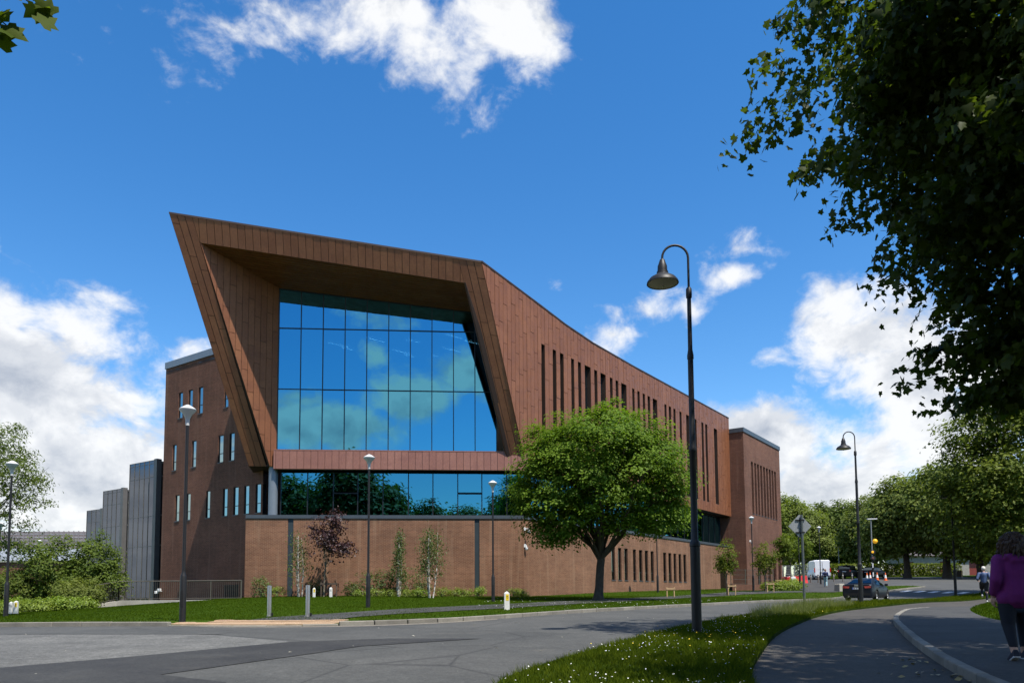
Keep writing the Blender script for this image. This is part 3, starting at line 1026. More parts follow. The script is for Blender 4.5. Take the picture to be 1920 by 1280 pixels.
# trays of the frame: strips along each leg, short trays across the lintel
def strip_frame(p0, p1, p2, p3, n, seglen):
    """quad p0 p1 (bottom) p2 p3 (top): n strips up the leg with staggered joints"""
    for i in range(n):
        a0 = [p0[k_] + (p1[k_] - p0[k_]) * (i / n) for k_ in (0, 1)]; a1 = [p0[k_] + (p1[k_] - p0[k_]) * ((i + 1) / n) for k_ in (0, 1)]
        b0 = [p3[k_] + (p2[k_] - p3[k_]) * (i / n) for k_ in (0, 1)]; b1 = [p3[k_] + (p2[k_] - p3[k_]) * ((i + 1) / n) for k_ in (0, 1)]
        L = math.dist(a0, b0)
        t, prev = (.25 + .23 * ((i * 2) % 3)) * seglen / L, 0.
        cuts = []
        while t < 1 - .5 / L:
            cuts.append(t)
            t += seglen / L
        for s0, s1 in zip([0.] + cuts, cuts + [1.]):
            g_ = .014 / L
            w_ = .016 / max(.1, math.dist(a0, a1))
            def pt(x, t_):
                lo = [a0[k_] + (a1[k_] - a0[k_]) * x for k_ in (0, 1)]
                hi = [b0[k_] + (b1[k_] - b0[k_]) * x for k_ in (0, 1)]
                return fo + dF * (lo[0] + (hi[0] - lo[0]) * t_) + ev * (lo[1] + (hi[1] - lo[1]) * t_)
            mb = MB()
            mb.prism([pt(w_, s0 + g_), pt(1 - w_, s0 + g_), pt(1 - w_, s1 - g_), pt(w_, s1 - g_)], fn * random.uniform(.02, .034))
            mb.build('copper_panel', copper, prow_o)
strip_frame(Q['BL'], Q['iBL'], topL, Q['TL'], 3, 3.4)
strip_frame(Q['iBR'], Q['BR'], Q['TR'], topR, 3, 3.4)
panelize(fo, dF, ev, fn, [Q['iTL'], Q['iTR'], topR, topL], .43, 900., copper, prow_o)
# left reveal, soffit, right reveal
Gtl = A0 - nF * .5 - dF * 15.44 + UP * 19.5
Gtr = A0 - nF * .5 - dF * 1.0 + UP * 18.02
Gbl = A0 - nF * .5 - dF * 15.44 + UP * 8.05
er = (iTL - Gtl); er.z = 0; er.normalize()
en_r = UP.cross(er)
if en_r.x < 0: en_r = -en_r
rv = lambda p: ((p - Gtl).dot(er), (p - Gtl).z)
rp = [rv(Gbl), (rv(iBL)[0], rv(iBL)[1]), rv(iTL), (0, 0)]
if area2(rp) < 0: rp = rp[::-1]
mb = MB()
mb.prism([Gtl + er * p[0] + UP * p[1] - en_r * .01 for p in rp], -en_r * .15)
mb.build('prow_reveal', copper_back, BLD)
rev_o = bpy.data.objects['prow_reveal']
panelize(Gtl, er, UP, en_r, rp, .43, 2.9, copper, rev_o)
N = 15
for i in range(N):
    a, b = i / N + .0065, (i + 1) / N - .0065
    l0, l1 = iTL.lerp(Gtl, a), iTL.lerp(Gtl, b)
    r0, r1 = iTR.lerp(Gtr, a), iTR.lerp(Gtr, b)
    for j in range(4):
        t0, t1 = j / 4 + .0006, (j + 1) / 4 - .0006
        sh = (0, .09, .17, .05)[i % 4]
        t0, t1 = (max(0, t0 - sh) if j else 0), (t1 - sh if j < 3 else 1)
        mb = MB()
        mb.prism([l0.lerp(r0, t0), l0.lerp(r0, t1), l1.lerp(r1, t1), l1.lerp(r1, t0)], UP * .03)
        mb.build('soffit_panel', copper, prow_o)
mb = MB()
mb.prism([iTL + UP * .06, iTR + UP * .06, Gtr + UP * .06, Gtl + UP * .06], UP * .1)
mb.prism([iTR, iBR, A0 - nF * .5 + dF * .2 + UP * 8.05, Gtr], nR * .1)
mb.build('soffit_backing', copper_back, prow_o)
# spandrel under the big glass
panelize(A0 - nF * .12, dF, UP, nF, [(-15.5, 7.88), (.35, 7.88), (.35, 9.02), (-15.5, 9.02)], .43, 900., copper_sp, prow_o, u_off=.1)
mb = MB()
mb.prism([A0 - nF * .125 + dF * -15.5 + UP * 7.87, A0 - nF * .125 + dF * .4 + UP * 7.87, A0 - nF * .125 + dF * .4 + UP * 9.02, A0 - nF * .125 + dF * -15.5 + UP * 9.02], -nF * .3)
mb.prism([A0 - nF * .08 + dF * -15.5 + UP * 9.03, A0 - nF * .08 + dF * .4 + UP * 9.03, A0 - nF * .08 + dF * .4 + UP * 9.09, A0 - nF * .08 + dF * -15.5 + UP * 9.09], -nF * .5)
mb.build('spandrel_backing', copper_sp, prow_o)
# underside of the overhang, down to the band
mb = MB()
mb.prism([BL + UP * .0, iBL, A0 - nF * .15 + dF * .4 + UP * 8.05, A0 - nF * 1.2 + dF * .4 + UP * 8.05, A0 - nF * 3.5 - dF * 17.5 + UP * 8.05], UP * .12)
mb.build('overhang_soffit', copper_back, prow_o)
# big window
ug = [-15.40 + i * 1.376 for i in range(12)]
ztop = lambda u: 19.5 + (u + 15.44) * (18.02 - 19.5) / 14.44
glazing(A0 - nF * .5, dF, nF, ug[:-1], 9.12, ztop, glass_up, BLD, 'prow_window', (12.98, 16.9), fw=.055, tilt=.0018)

# ---- copper side wall: roof edge rises to the prow, slot windows
roof_pts = [(-4.3, 19.87), (2.25, 19.2), (5.4, 18.85), (9.3, 18.6), (16, 18.5), (38.9, 18.5)]
def roofz(u): return float(np.interp(u, [p[0] for p in roof_pts], [p[1] for p in roof_pts]))
slots = [(2.22, 2.66), (3.65, 4.1), (4.61, 5.08), (6.1, 6.52), (7.08, 7.51), (8.05, 8.94), (9.49, 9.95), (10.47, 11.28), (11.96, 12.4), (12.92, 13.37), (13.87, 14.8), (15.83, 16.25), (16.8, 17.23), (17.8, 18.24), (18.75, 19.24), (19.76, 20.66), (22.19, 22.65), (23.14, 23.65), (24.15, 24.63), (25.55, 26.04), (27.12, 27.85), (29.2, 29.7), (30.94, 31.5), (31.96, 32.53), (34.36, 35.27)]
SZ0, SZ1 = 8.98, 16.65
OS = A0 + nR * .0
fr_u = lambda z: -4.3 + (19.87 - z) / (19.87 - 8.05) * (4.3 + .36)       # the leaning front edge
side = MB()
wall_holes(side, OS - nR * .01, dR, UP, nR, .36, 38.9, 8.05, 18.4, [(a, b, SZ0, SZ1) for a, b in slots], .40, top=lambda u: roofz(u) - .02)
# triangle of wall between the leaning front edge and the vertical
zs = np.linspace(8.05, 19.85, 24)
for z0, z1 in zip(zs, zs[1:]):
    u0, u1 = fr_u(z0), fr_u(z1)
    zt0, zt1 = min(z0, roofz(.36)), min(z1, roofz(.36))
    side.face([OS - nR * .01 + dR * u0 + UP * z0, OS - nR * .01 + dR * .36 + UP * zt0, OS - nR * .01 + dR * .36 + UP * zt1, OS - nR * .01 + dR * u1 + UP * z1])
side_o = side.build('copper_wall', copper_back, BLD)
# trays: the near ones singly, the far ones (a few pixels wide) joined
far_ = MB()
PW = .43
edges = [u for u in np.arange(-4.3, 39.0, PW)]
def slot_at(m_): return next(((a, b) for a, b in slots if a - .04 < m_ < b + .04), None)
cells = []
brk = sorted({round(float(x), 3) for x in [-4.3] + [v for ab in slots for v in ab] + [38.9]})
ulist = []
for a, b in zip(brk, brk[1:]):
    n = max(1, round((b - a) / PW))
    ulist += [(a + (b - a) * i / n, a + (b - a) * (i + 1) / n) for i in range(n)]
for kk, (a, b) in enumerate(ulist):
    m_ = (a + b) / 2
    s_ = slot_at(m_) if any(x <= m_ <= y for x, y in slots) else None
    poly = [(a, 8.06), (b, 8.06), (b, roofz(b) - .03), (a, roofz(a) - .03)]
    # leaning front edge: keep u >= fr_u(z)  ->  -u - k z <= -c
    kf = (4.3 + .36) / (19.87 - 8.05)
    poly = clip(poly, -1, -kf, -(-4.3 + 19.87 * kf) + 0.0)
    rngs = [(SZ1, 30), (0, SZ0)] if s_ else [(0, 30)]
    for lo_, hi_ in rngs:
        pp = clip(clip(poly, 0, -1, -lo_), 0, 1, hi_)
        if len(pp) < 3: continue
        v0, v1 = min(p[1] for p in pp), max(p[1] for p in pp)
        cuts = []
        v = 7 + (.3, 1.5, .9, 2.1, .0, 1.2)[kk % 6]
        while v < v1:
            if v0 + .3 < v < v1 - .3: cuts.append(v)
            v += 2.45
        for x, y in zip([v0] + cuts, cuts + [v1]):
            pc = clip(clip(clip(clip(pp, 0, -1, -(x + .013)), 0, 1, y - .013), -1, 0, -(a + .015)), 1, 0, b - .015)
            if len(pc) < 3 or abs(area2(pc)) < .01: continue
            ring = [OS + dR * p[0] + UP * p[1] for p in pc]
            if m_ < 8.0:
                mb = MB()
                mb.prism(ring, nR * random.uniform(.026, .042))
                mb.build('copper_panel', copper_red, side_o)
            else: far_.prism(ring, nR * random.uniform(.026, .042))
fo_ = far_.build('copper_cladding', copper_red, side_o)
at = fo_.data.attributes.new('tone', 'FLOAT', 'FACE')
tones, cur, left = [], 0., 0
for f_ in fo_.data.polygons:
    pass
k_ = 0
tn = np.zeros(len(fo_.data.polygons), np.float32)
# each tray is a prism: two caps of n corners, then n sides
i = 0
while i < len(fo_.data.polygons):
    n = len(fo_.data.polygons[i].vertices)
    tn[i:i + 2 + n] = random.random()
    i += 2 + n
at.data.foreach_set('value', tn)
fo_['kind'] = 'stuff'
lou = mat('bronze_louvre', (.055, .03, .022), .5, .3, var=.1)
for a, b in slots:
    wide = (b - a) > .6
    mb = MB()
    if wide:
        w_ = window(OS, dR, UP, nR, a + .02, b - .02, SZ0, SZ1, .28, BLD, glass=glass_w, bars=(11.4, 12.9, 15.2), sill=True, back=.5)
    else:
        w_ = window(OS, dR, UP, nR, a + .01, b - .01, SZ0, SZ1, .32, BLD, glass=glass_slot, bars=(11.4, 12.9, 15.2), sill=True, back=.4)
# roof edge trim and roof
mb = MB()
pts = [OS + dR * u + UP * z for u, z in roof_pts]
for p, q in zip(pts, pts[1:]):
    d_ = (q - p)
    mb.prism([p + nR * .06 - UP * .02, q + nR * .06 - UP * .02, q + nR * .06 + UP * .09, p + nR * .06 + UP * .09], -nR * .5)
p, q = F3(topL), F3(topR)
mb.prism([TL + fn * .04 - UP * .02, TRc + fn * .04 - UP * .02, TRc + fn * .04 + UP * .09, TL + fn * .04 + UP * .09], -fn * .4)
mb.build('roof_trim', copper_back, BLD)
backL = TL + dR * 12
rf = MB()
ridge = [p - nR * 16 + UP * 0 for p in pts]
rf.face([TL, TRc] + [pts[1], pts[2], pts[3]] + [Vector((-11, 56.5, 18.5))])
rf.face([pts[3], pts[5], pts[5] - nR * 14, Vector((-11, 56.5, 18.5))])
rf.face([pts[5], pts[5] - UP * 10.45, pts[5] - nR * 14 - UP * 10.45, pts[5] - nR * 14])
# left flank of the prow, back to the wing
rf.face([TL, Vector((-11, 56.5, 18.5)), Vector((-13.2, 50.5, 8.05)), BL])
# underside of the side wall
rf.face([OS + dR * .36 + UP * 8.05, OS + dR * 38.9 + UP * 8.05, OS + dR * 38.9 - nR * 1.2 + UP * 8.05, OS + dR * .36 - nR * 1.2 + UP * 8.05])
rf.build('roof', copper_back, BLD)
# white soffit lights line under the side overhang end omitted; dark lining closes the end
# ---- brick wing to the left
W0 = Vector((-15.48, 48.3, 0))
wz = 16.7
wing_h = [(9.81, 10.34, 12.78, 14.66), (8.59, 9.11, 12.78, 14.66), (7.35, 7.89, 12.78, 14.66), (4.41, 4.9, 12.78, 14.66), (10.44, 10.93, 9.06, 10.94), (8.0, 8.54, 9.06, 10.94), (4.86, 5.45, 9.06, 10.94), (3.64, 4.18, 9.06, 10.94),
          (9.9, 10.43, 5.37, 7.25), (8.54, 9.06, 5.37, 7.25), (6.23, 6.72, 5.37, 7.25), (4.28, 4.79, 5.37, 7.25), (3.09, 3.63, 5.37, 7.25), (1.96, 2.48, 5.37, 7.25), (.75, 1.29, 5.37, 7.25)]
wg = MB()
wall_holes(wg, W0, dL, UP, nL, .55, 12.07, -2, wz, wing_h, .085)
Wc = W0 + dL * 12.07
wall_holes(wg, Wc, dR, UP, -nR, 0, 14, -2, wz, [])
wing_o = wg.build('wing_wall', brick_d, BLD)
for h in wing_h:
    window(W0, dL, UP, nL, *h, .055, BLD, bars=(h[2] + .62,), fw=.04)
mb = MB()
mb.prism([W0 + dL * .55 + UP * wz + nL * .06, Wc + dL * .06 + UP * wz + nL * .06, Wc + dL * .06 + UP * (wz + .48) + nL * .06, W0 + dL * .55 + UP * (wz + .48) + nL * .06], -nL * .5)
mb.prism([Wc + UP * (wz + .003) - nR * .06 , Wc + dR * 14 + UP * (wz + .003) - nR * .06, Wc + dR * 14 + UP * (wz + .483) - nR * .06, Wc + UP * (wz + .483) - nR * .06], nR * .45)
mb.build('parapet', coping_l, wing_o)
mb = MB()
mb.prism([W0 + dL * .55 + UP * (wz - .3), Wc + UP * (wz - .3), Wc + dR * 14 + UP * (wz - .3), W0 + dL * .55 + dR * 14 + UP * (wz - .3)], UP * .1)
mb.build('wing_roof', coping_m, wing_o)
# ---- brick tower at the far end
OT = A0 + nR * 1.5
tz = 16.9
tsl = [(41.31, 42.0), (42.4, 43.05), (43.4, 44.05), (44.47, 45.14), (45.57, 46.26), (46.63, 47.33), (47.71, 48.36), (48.75, 49.41), (49.75, 50.49)]
TH = [(a, b, 8.5, 14.1) for a, b in tsl]
TDh = [(42.6, 43.6, .6, 4.3), (44.6, 45.5, .6, 4.3), (46.4, 47.3, .6, 4.3), (48.3, 49.4, .6, 4.3), (50.3, 51.3, .6, 4.3)]
tw_ = MB()
wall_holes(tw_, OT, dR, UP, nR, 38.95, 52.1, -1, tz, TH + TDh, .25)
wall_holes(tw_, OT + dR * 38.95, -nR, UP, nL, 0, 8, -1, tz, [])
wall_holes(tw_, OT + dR * 52.1, -nR, UP, dR, 0, 8, -1, tz, [])
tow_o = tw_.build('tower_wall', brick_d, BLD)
for h in TH: window(OT, dR, UP, nR, *h, .22, BLD, glass=MATS['glass_slot'], bars=(10.5, 12.4))
for h in TDh: window(OT, dR, UP, nR, *h, .22, BLD, glass=MATS['glass_slot'], bars=(3.0,), sill=False)
mb = MB()
mb.prism([OT + dR * 38.85 + UP * tz + nR * .08, OT + dR * 52.2 + UP * tz + nR * .08, OT + dR * 52.2 + UP * (tz + .45) + nR * .08, OT + dR * 38.85 + UP * (tz + .45) + nR * .08], -nR * 8)
mb.build('parapet', coping_m, tow_o)
# security cameras on the podium corner
white_m = mat('white_plastic', (.75, .75, .74), .4, var=.05)
def dome_camera(p, n_, arm=.35):
    mb = MB()
    mb.tube([p, p + n_ * arm, p + n_ * arm - UP * .12], .03, 8)
    mb.lathe([(.0, .0), (.09, -.0), (.10, -.08), (.07, -.16), (0, -.18)], 12, tuple(p + n_ * arm - UP * .12))
    mb.box(tuple(p + n_ * .03), (.12, .12, .2))
    return mb.build('security_camera', white_m, None, smooth=True, org=tuple(p))
c_ = dome_camera(A0 + dR * .1 + nR * .0 + UP * 4.15, nR)
tag(c_, 'white dome camera high on the brick corner, the upper of two', 'camera', 'security cameras on the building')
c_ = dome_camera(A0 + dR * .1 + UP * 3.1, nR, .15)
tag(c_, 'small white camera on the brick corner, the lower of two', 'camera', 'security cameras on the building')
c_ = dome_camera(OT + dR * 40.1 + UP * 5.5, nR, .2)
tag(c_, 'white camera on the brick tower beside the far lamp post', 'camera', 'security cameras on the building')

# ---- neighbouring grey glass blocks, stepping back to the left
GB = empty('glass_office_block', (-27, 58, -.5), label='grey glass office building of three stepped blocks behind the brick wing', cat='building')
blk_frame = mat('block_frame', (.16, .15, .14), .5, .3, var=.1)
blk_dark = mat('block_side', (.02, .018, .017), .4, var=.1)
def glass_block(px_corner, Y, z1, width, depth, nu, name):
    dirc = pix_dir(*px_corner)
    p = dirc * (Y / dirc.y)
    p = Vector((p.x, p.y, 0))
    cols = [width * i / nu for i in range(nu + 1)]
    rows = [-1.0, 1.3, 3.9, 6.2, z1 - 1.3, z1 - .25] if z1 > 9 else [-1.0, 1.6, 4.3, z1 - 1.2, z1 - .2]
    rows = sorted(set(rows))
    mb = MB()
    for u in cols: mb.prism([p + dL * (u - .025) + UP * -1, p + dL * (u + .025) + UP * -1, p + dL * (u + .025) + UP * z1, p + dL * (u - .025) + UP * z1], -nL * .1)
    for z in rows[1:] + [z1]:
        mb.prism([p + UP * (z - .04) + nL * -.01, p + dL * width + UP * (z - .04) + nL * -.01, p + dL * width + UP * z + nL * -.01, p + UP * z + nL * -.01], -nL * .08)
    # right-hand pillar and cap
    mb.prism([p - dL * .42 + UP * -1 + nL * .03, p - dL * .03 + UP * -1 + nL * .03, p - dL * .03 + UP * (z1 + .05) + nL * .03, p - dL * .42 + UP * (z1 + .05) + nL * .03], -nL * .4)
    f_ = mb.build('glass_block', blk_frame, GB)
    for i in range(nu):
        for z0, z2 in zip(rows, rows[1:] + [z1]):
            a, b = cols[i] + .025, cols[i + 1] - .025
            ti = random.gauss(0, .003)
            e = MB()
            e.prism([p + dL * a + UP * z0 - nL * .03, p + dL * b + UP * z0 - nL * (.03 + ti), p + dL * b + UP * (z2 - .04) - nL * (.03 + ti), p + dL * a + UP * (z2 - .04) - nL * .03], -nL * .02)
            e.build('pane', glass_g, f_)
    e = MB()
    # body behind the panes, and the dark right flank
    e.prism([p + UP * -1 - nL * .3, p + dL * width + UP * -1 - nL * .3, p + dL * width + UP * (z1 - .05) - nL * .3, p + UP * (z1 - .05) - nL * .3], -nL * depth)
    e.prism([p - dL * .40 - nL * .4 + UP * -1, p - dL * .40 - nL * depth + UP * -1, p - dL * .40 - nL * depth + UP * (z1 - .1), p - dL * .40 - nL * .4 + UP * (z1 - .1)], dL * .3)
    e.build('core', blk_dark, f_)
    e = MB()
    for z in rows[2:]:
        e.prism([p - dL * .46 - nL * .4 + UP * z, p - dL * .46 - nL * depth + UP * z, p - dL * .46 - nL * depth + UP * (z + .12), p - dL * .46 - nL * .4 + UP * (z + .12)], dL * .05)
    e.build('flank_rail', blk_frame, f_)
glass_block((288, 900), 58, 10.5, 3.5, 9, 5, 'a')
glass_block((226, 940), 66, 9.45, 3.0, 9, 4, 'b')
glass_block((187, 980), 74, 8.6, 2.6, 9, 3, 'c')

# ---- low hall with grey roofs at the far left
HB = empty('roofed_hall', (-60, 88, -.6), label='low brick hall with a dark slatted roof over pale metal roofing', cat='building')
roof_d = mat('dark_roof', (.085, .075, .075), .8, var=.2, vscale=4)
roof_l = mat('metal_roof', (.30, .32, .33), .5, .3, var=.15, vscale=3)
def quad_px(pts, mi, name, material, thick, par):
    q = []
    for x, y, Y in pts:
        d_ = pix_dir(x, y)
        q.append(d_ * (Y / d_.y))
    mb = MB()
    mb.prism(q, Vector((0, .15, thick)))
    return mb.build(name, material, par)
r1 = quad_px([(-60, 1028, 92), (176, 1028, 92), (168, 996, 100), (-60, 996, 100)], 0, 'upper_roof', roof_d, -.12, HB)
for i in range(24):
    x = -50 + i * 9.3
    d0, d1 = pix_dir(x, 1027), pix_dir(x + 1.5, 996.5)
    p, q = d0 * (91.8 / d0.y), d1 * (99.8 / d1.y)
    mb = MB()
    mb.prism([p, p + Vector((.14, 0, 0)), q + Vector((.14, 0, 0)), q], Vector((0, -.05, .12)))
    mb.build('roof_batten', roof_d, r1)
for j in range(1, 5):
    d0 = pix_dir(-58, 1028 - j * 6.4); d1 = pix_dir(173, 1028 - j * 6.4)
    Y = 92 + j * 1.6
    p, q = d0 * (Y / d0.y), d1 * (Y / d1.y)
    mb = MB()
    mb.tube([p + Vector((0, -.15, .1)), q + Vector((0, -.15, .1))], .05, 5)
    mb.build('roof_rail', roof_l, r1)
r2 = quad_px([(-60, 1050, 84), (190, 1050, 84), (178, 1028, 90), (-60, 1028, 90)], 0, 'lower_roof', roof_l, -.1, HB)
for i in range(28):
    x = -55 + i * 8.6
    d0, d1 = pix_dir(x, 1049.5), pix_dir(x - 2, 1028.5)
    p, q = d0 * (83.95 / d0.y), d1 * (89.9 / d1.y)
    mb = MB()
    mb.prism([p, p + Vector((.06, 0, 0)), q + Vector((.06, 0, 0)), q], Vector((0, -.03, .06)))
    mb.build('roof_seam', roof_l, r2)
d0, d1 = pix_dir(-60, 1052), pix_dir(185, 1052)
p, q = d0 * (84.3 / d0.y), d1 * (84.3 / d1.y)
mb = MB()
L_ = (q - p).length
wall_holes(mb, Vector((p.x, p.y, 0)), Vector((1, 0, 0)), UP, Vector((0, -1, 0)), 0, L_, -2, p.z - .05, [])
mb.prism([Vector((p.x, 84.6, p.z - .1)), Vector((q.x, 84.6, p.z - .1)), Vector((q.x, 84.6, -2)), Vector((p.x, 84.6, -2))], Vector((0, 14, 0)))
mb.build('brick_wall', brick_d, HB)

# ------------------------------------------------------------------ vegetation
leaf_syc = leaf_mat('leaf_sycamore', (.046, .092, .006), (.175, .250, .024), .42, .55, .15)
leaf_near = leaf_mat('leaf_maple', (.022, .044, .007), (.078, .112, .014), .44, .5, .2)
leaf_mapleL = leaf_mat('leaf_maple_fresh', (.045, .070, .006), (.10, .125, .010), .45, .6, .08)
leaf_far = leaf_mat('leaf_lime', (.060, .092, .014), (.220, .258, .064), .40, .55, .15)
leaf_dark = leaf_mat('leaf_dark', (.034, .056, .009), (.135, .168, .034), .36, .55, .15)
leaf_sun = leaf_mat('leaf_sunny', (.048, .080, .008), (.185, .225, .030), .42, .55, .15)
leaf_pur = leaf_mat('leaf_purple', (.022, .010, .012), (.060, .025, .028), .2, .5)
leaf_birch = leaf_mat('leaf_birch', (.055, .085, .02), (.12, .16, .045), .35, .5)
leaf_shrub = leaf_mat('leaf_shrub', (.040, .072, .009), (.145, .185, .032), .36, .55, .15)
leaf_lime = leaf_mat('leaf_yellowgreen', (.09, .14, .012), (.22, .29, .035), .35, .5)
bark = mat('bark', (.060, .048, .036), .9, var=.35, vscale=5, bump=.9, bscale=14, coord='obj')
bark_l = mat('bark_young', (.17, .14, .10), .85, var=.25, vscale=8, bump=.4, coord='obj')
bark_w = mat('bark_birch', (.62, .58, .52), .75, var=.25, vscale=9, bump=.3, coord='obj', col2=(.22, .17, .13), c2scale=7)
stake_m = mat('timber_stake', (.42, .28, .15), .8, var=.2, vscale=6, coord='obj')

T_SIMPLE = (np.array([(0, 0, 0), (.34, .5, .07), (0, 1.0, 0), (-.34, .5, .07)], float), np.array([(0, 1, 2), (0, 2, 3)]))
_h = [(.0, 0), (.3, -.08), (.50, .10), (.36, .24), (.56, .5), (.25, .58), (0, 1.06)]
_out = _h + [(-x, y) for x, y in _h[-2:0:-1]]
_mv = np.array([(0, .32, .03)] + [(x, y, -.10 * abs(x)) for x, y in _out], float)
T_MAPLE = (_mv, np.array([(0, i + 1, (i + 1) % len(_out) + 1) for i in range(len(_out))]))
T_LONG = (np.array([(0, 0, 0), (.16, .45, .03), (0, 1.0, -.08), (-.16, .45, .03)], float), np.array([(0, 1, 2), (0, 2, 3)]))


def leaves(cen, nrm, size, tone, tmpl, rg, curl=1.0):
    """instances of a leaf template: centres, facing normals"""
    n = len(cen)
    nrm = nrm / np.linalg.norm(nrm, axis=1, keepdims=True)
    r_ = rg.normal(size=(n, 3))
    y = r_ - nrm * (r_ * nrm).sum(1, keepdims=True)
    y[:, 2] -= .5
    y = y - nrm * (y * nrm).sum(1, keepdims=True)
    y /= np.linalg.norm(y, axis=1, keepdims=True) + 1e-9
    x = np.cross(y, nrm)
    T, Fc = tmpl
    V = cen[:, None] + size[:, None, None] * (T[None, :, 0:1] * x[:, None] + (T[None, :, 1:2] - .5) * y[:, None] + T[None, :, 2:3] * nrm[:, None])
    k_ = len(T)
    F_ = Fc[None] + (np.arange(n) * k_)[:, None, None]
    return V.reshape(-1, 3), F_.reshape(-1, Fc.shape[1]), np.repeat(tone, len(Fc))


def crown(lobes, ncl, per, rc, size, tmpl, rg, shell=.55, up=.5, out=.5, jit=.7, flat=.6, holes=.0):
    """leaf clusters spread through a union of ellipsoids, thicker towards the skin"""
    lb = np.array(lobes, float)
    vol = lb[:, 3] * lb[:, 4] * lb[:, 5]
    wh = rg.choice(len(lb), ncl, p=vol ** .8 / (vol ** .8).sum())
    d = rg.normal(size=(ncl, 3))
    d /= np.linalg.norm(d, axis=1, keepdims=True)
    rad = shell + (1 - shell) * rg.random(ncl) ** .6
    # lumpy outline
    lump = 1 + .10 * np.sin(d[:, 0] * 5.1 + wh) * np.sin(d[:, 1] * 4.3 + 1.7 * wh) + .10 * np.sin(d[:, 2] * 6.0 + d[:, 0] * 3) + .05 * rg.normal(size=ncl)
    c = lb[wh, :3] + d * lb[wh, 3:6] * (rad * lump)[:, None]
    ctone = rg.random(ncl)
    n = ncl * per
    ci = np.repeat(np.arange(ncl), per)
    csz = rc * (.6 + .8 * rg.random(ncl))
    off = np.clip(rg.normal(size=(n, 3)), -1.7, 1.7) * csz[ci][:, None] * np.array([1, 1, flat]) * .55
    cen = c[ci] + off
    # drooping edge of each clump
    cen[:, 2] -= .35 * (off[:, 0] ** 2 + off[:, 1] ** 2) / (csz[ci] + 1e-6)
    nr = up * np.array([0, 0, 1.]) + out * d[ci] + jit * rg.normal(size=(n, 3)) * .6 + .5 * off / (csz[ci][:, None] + 1e-6)
    sz = size * (.65 + .6 * rg.random(n))
    tone = np.clip(.5 * ctone[ci] + .5 * rg.random(n), 0, 1)
    return leaves(cen, nr, sz, tone, tmpl, rg), c


def limbs(base, fork, r0, r1, tips, rg, mb=None, seg=8, wob=.05, lean=(0, 0), root=True):
    """trunk to the fork, then limbs that bend towards the tips, with side twigs"""
    mb = mb or MB()
    b, f_ = Vector(base), Vector(fork)
    L = (f_ - b).length
    pts, rs = [], []
    n = 7
    for i in range(n + 1):
        t = i / n
        p = b.lerp(f_, t) + Vector((rg.normal() * wob * L * .12, rg.normal() * wob * L * .12, 0)) * (0 < t < 1)
        pts.append(p)
        flare = 1 + (.55 * max(0, 1 - t * 6) if root else 0)
        rs.append((r0 + (r1 - r0) * t) * flare)
    pts[0] = pts[0] - Vector((0, 0, .25))
    mb.tube(pts, rs, seg + 4)
    for (tx, ty, tz, rr) in tips:
        e = Vector((tx, ty, tz))
        s_ = b.lerp(f_, rg.uniform(.82, 1.0))
        d = e - s_
        mid = s_ + d * .45 + Vector((rg.normal(), rg.normal(), abs(rg.normal()) * .6)) * d.length * .07
        q = []
        for i in range(7):
            t = i / 6
            q.append((1 - t) ** 2 * s_ + 2 * t * (1 - t) * mid + t * t * e + Vector(rg.normal(size=3)) * d.length * .012 * (i > 0))
        mb.tube(q, [rr * (1 - .85 * i / 6) for i in range(7)], seg)
        for k_ in range(3):
            a = q[2 + k_ + (k_ > 1)]
            w = d.normalized() * .4 + Vector(rg.normal(size=3)) * .5 + Vector((0, 0, .15))
            ln = min(1.0, d.length * rg.uniform(.25, .45))
            mb.tube([a, a + w * ln * .5, a + w * ln + Vector((0, 0, .05 * ln))], [rr * .38, rr * .22, rr * .06], max(4, seg - 3))
    return mb


def tree(name, label, base, lobes, ncl, per, rc, size, leafm, tmpl=T_SIMPLE, trunk=(.3, .22), fork=None, barkm=None, seed=1, ntips=12, cat='tree', group=None, shell=.55, up=.5, out=.5, jit=.7, flat=.6, lrad=.45, offs=None):
    rg = np.random.default_rng(seed)
    bx, by = base[0], base[1]
    bz = base[2] if len(base) > 2 else Z(bx, by) + .08
    root = empty(name, (bx, by, bz), label=label, cat=cat, group=group)
    lb = [(l[0] - bx, l[1] - by, l[2] - bz, *l[3:]) for l in lobes]
    (V, F_, tone), cl = crown(lb, ncl, per, rc, size, tmpl, rg, shell, up, out, jit, flat)
    fast_mesh('crown', V, F_, leafm, tone, root)
    if fork is None:
        fork = (bx + (lb[0][0]) * .4, by + lb[0][1] * .4, bz + max(.3, lb[0][2] - lb[0][5] * .75))
    fk = (fork[0] - bx, fork[1] - by, fork[2] - bz)
    sel = cl[rg.choice(len(cl), min(ntips, len(cl)), replace=False)]
    tips = [(p[0], p[1], p[2], trunk[1] * lrad * rg.uniform(.6, 1.1)) for p in sel]
    limbs((0, 0, 0), fk, trunk[0], trunk[1], tips, rg).build('trunk', barkm or bark, root, smooth=True, world=False)
    return root


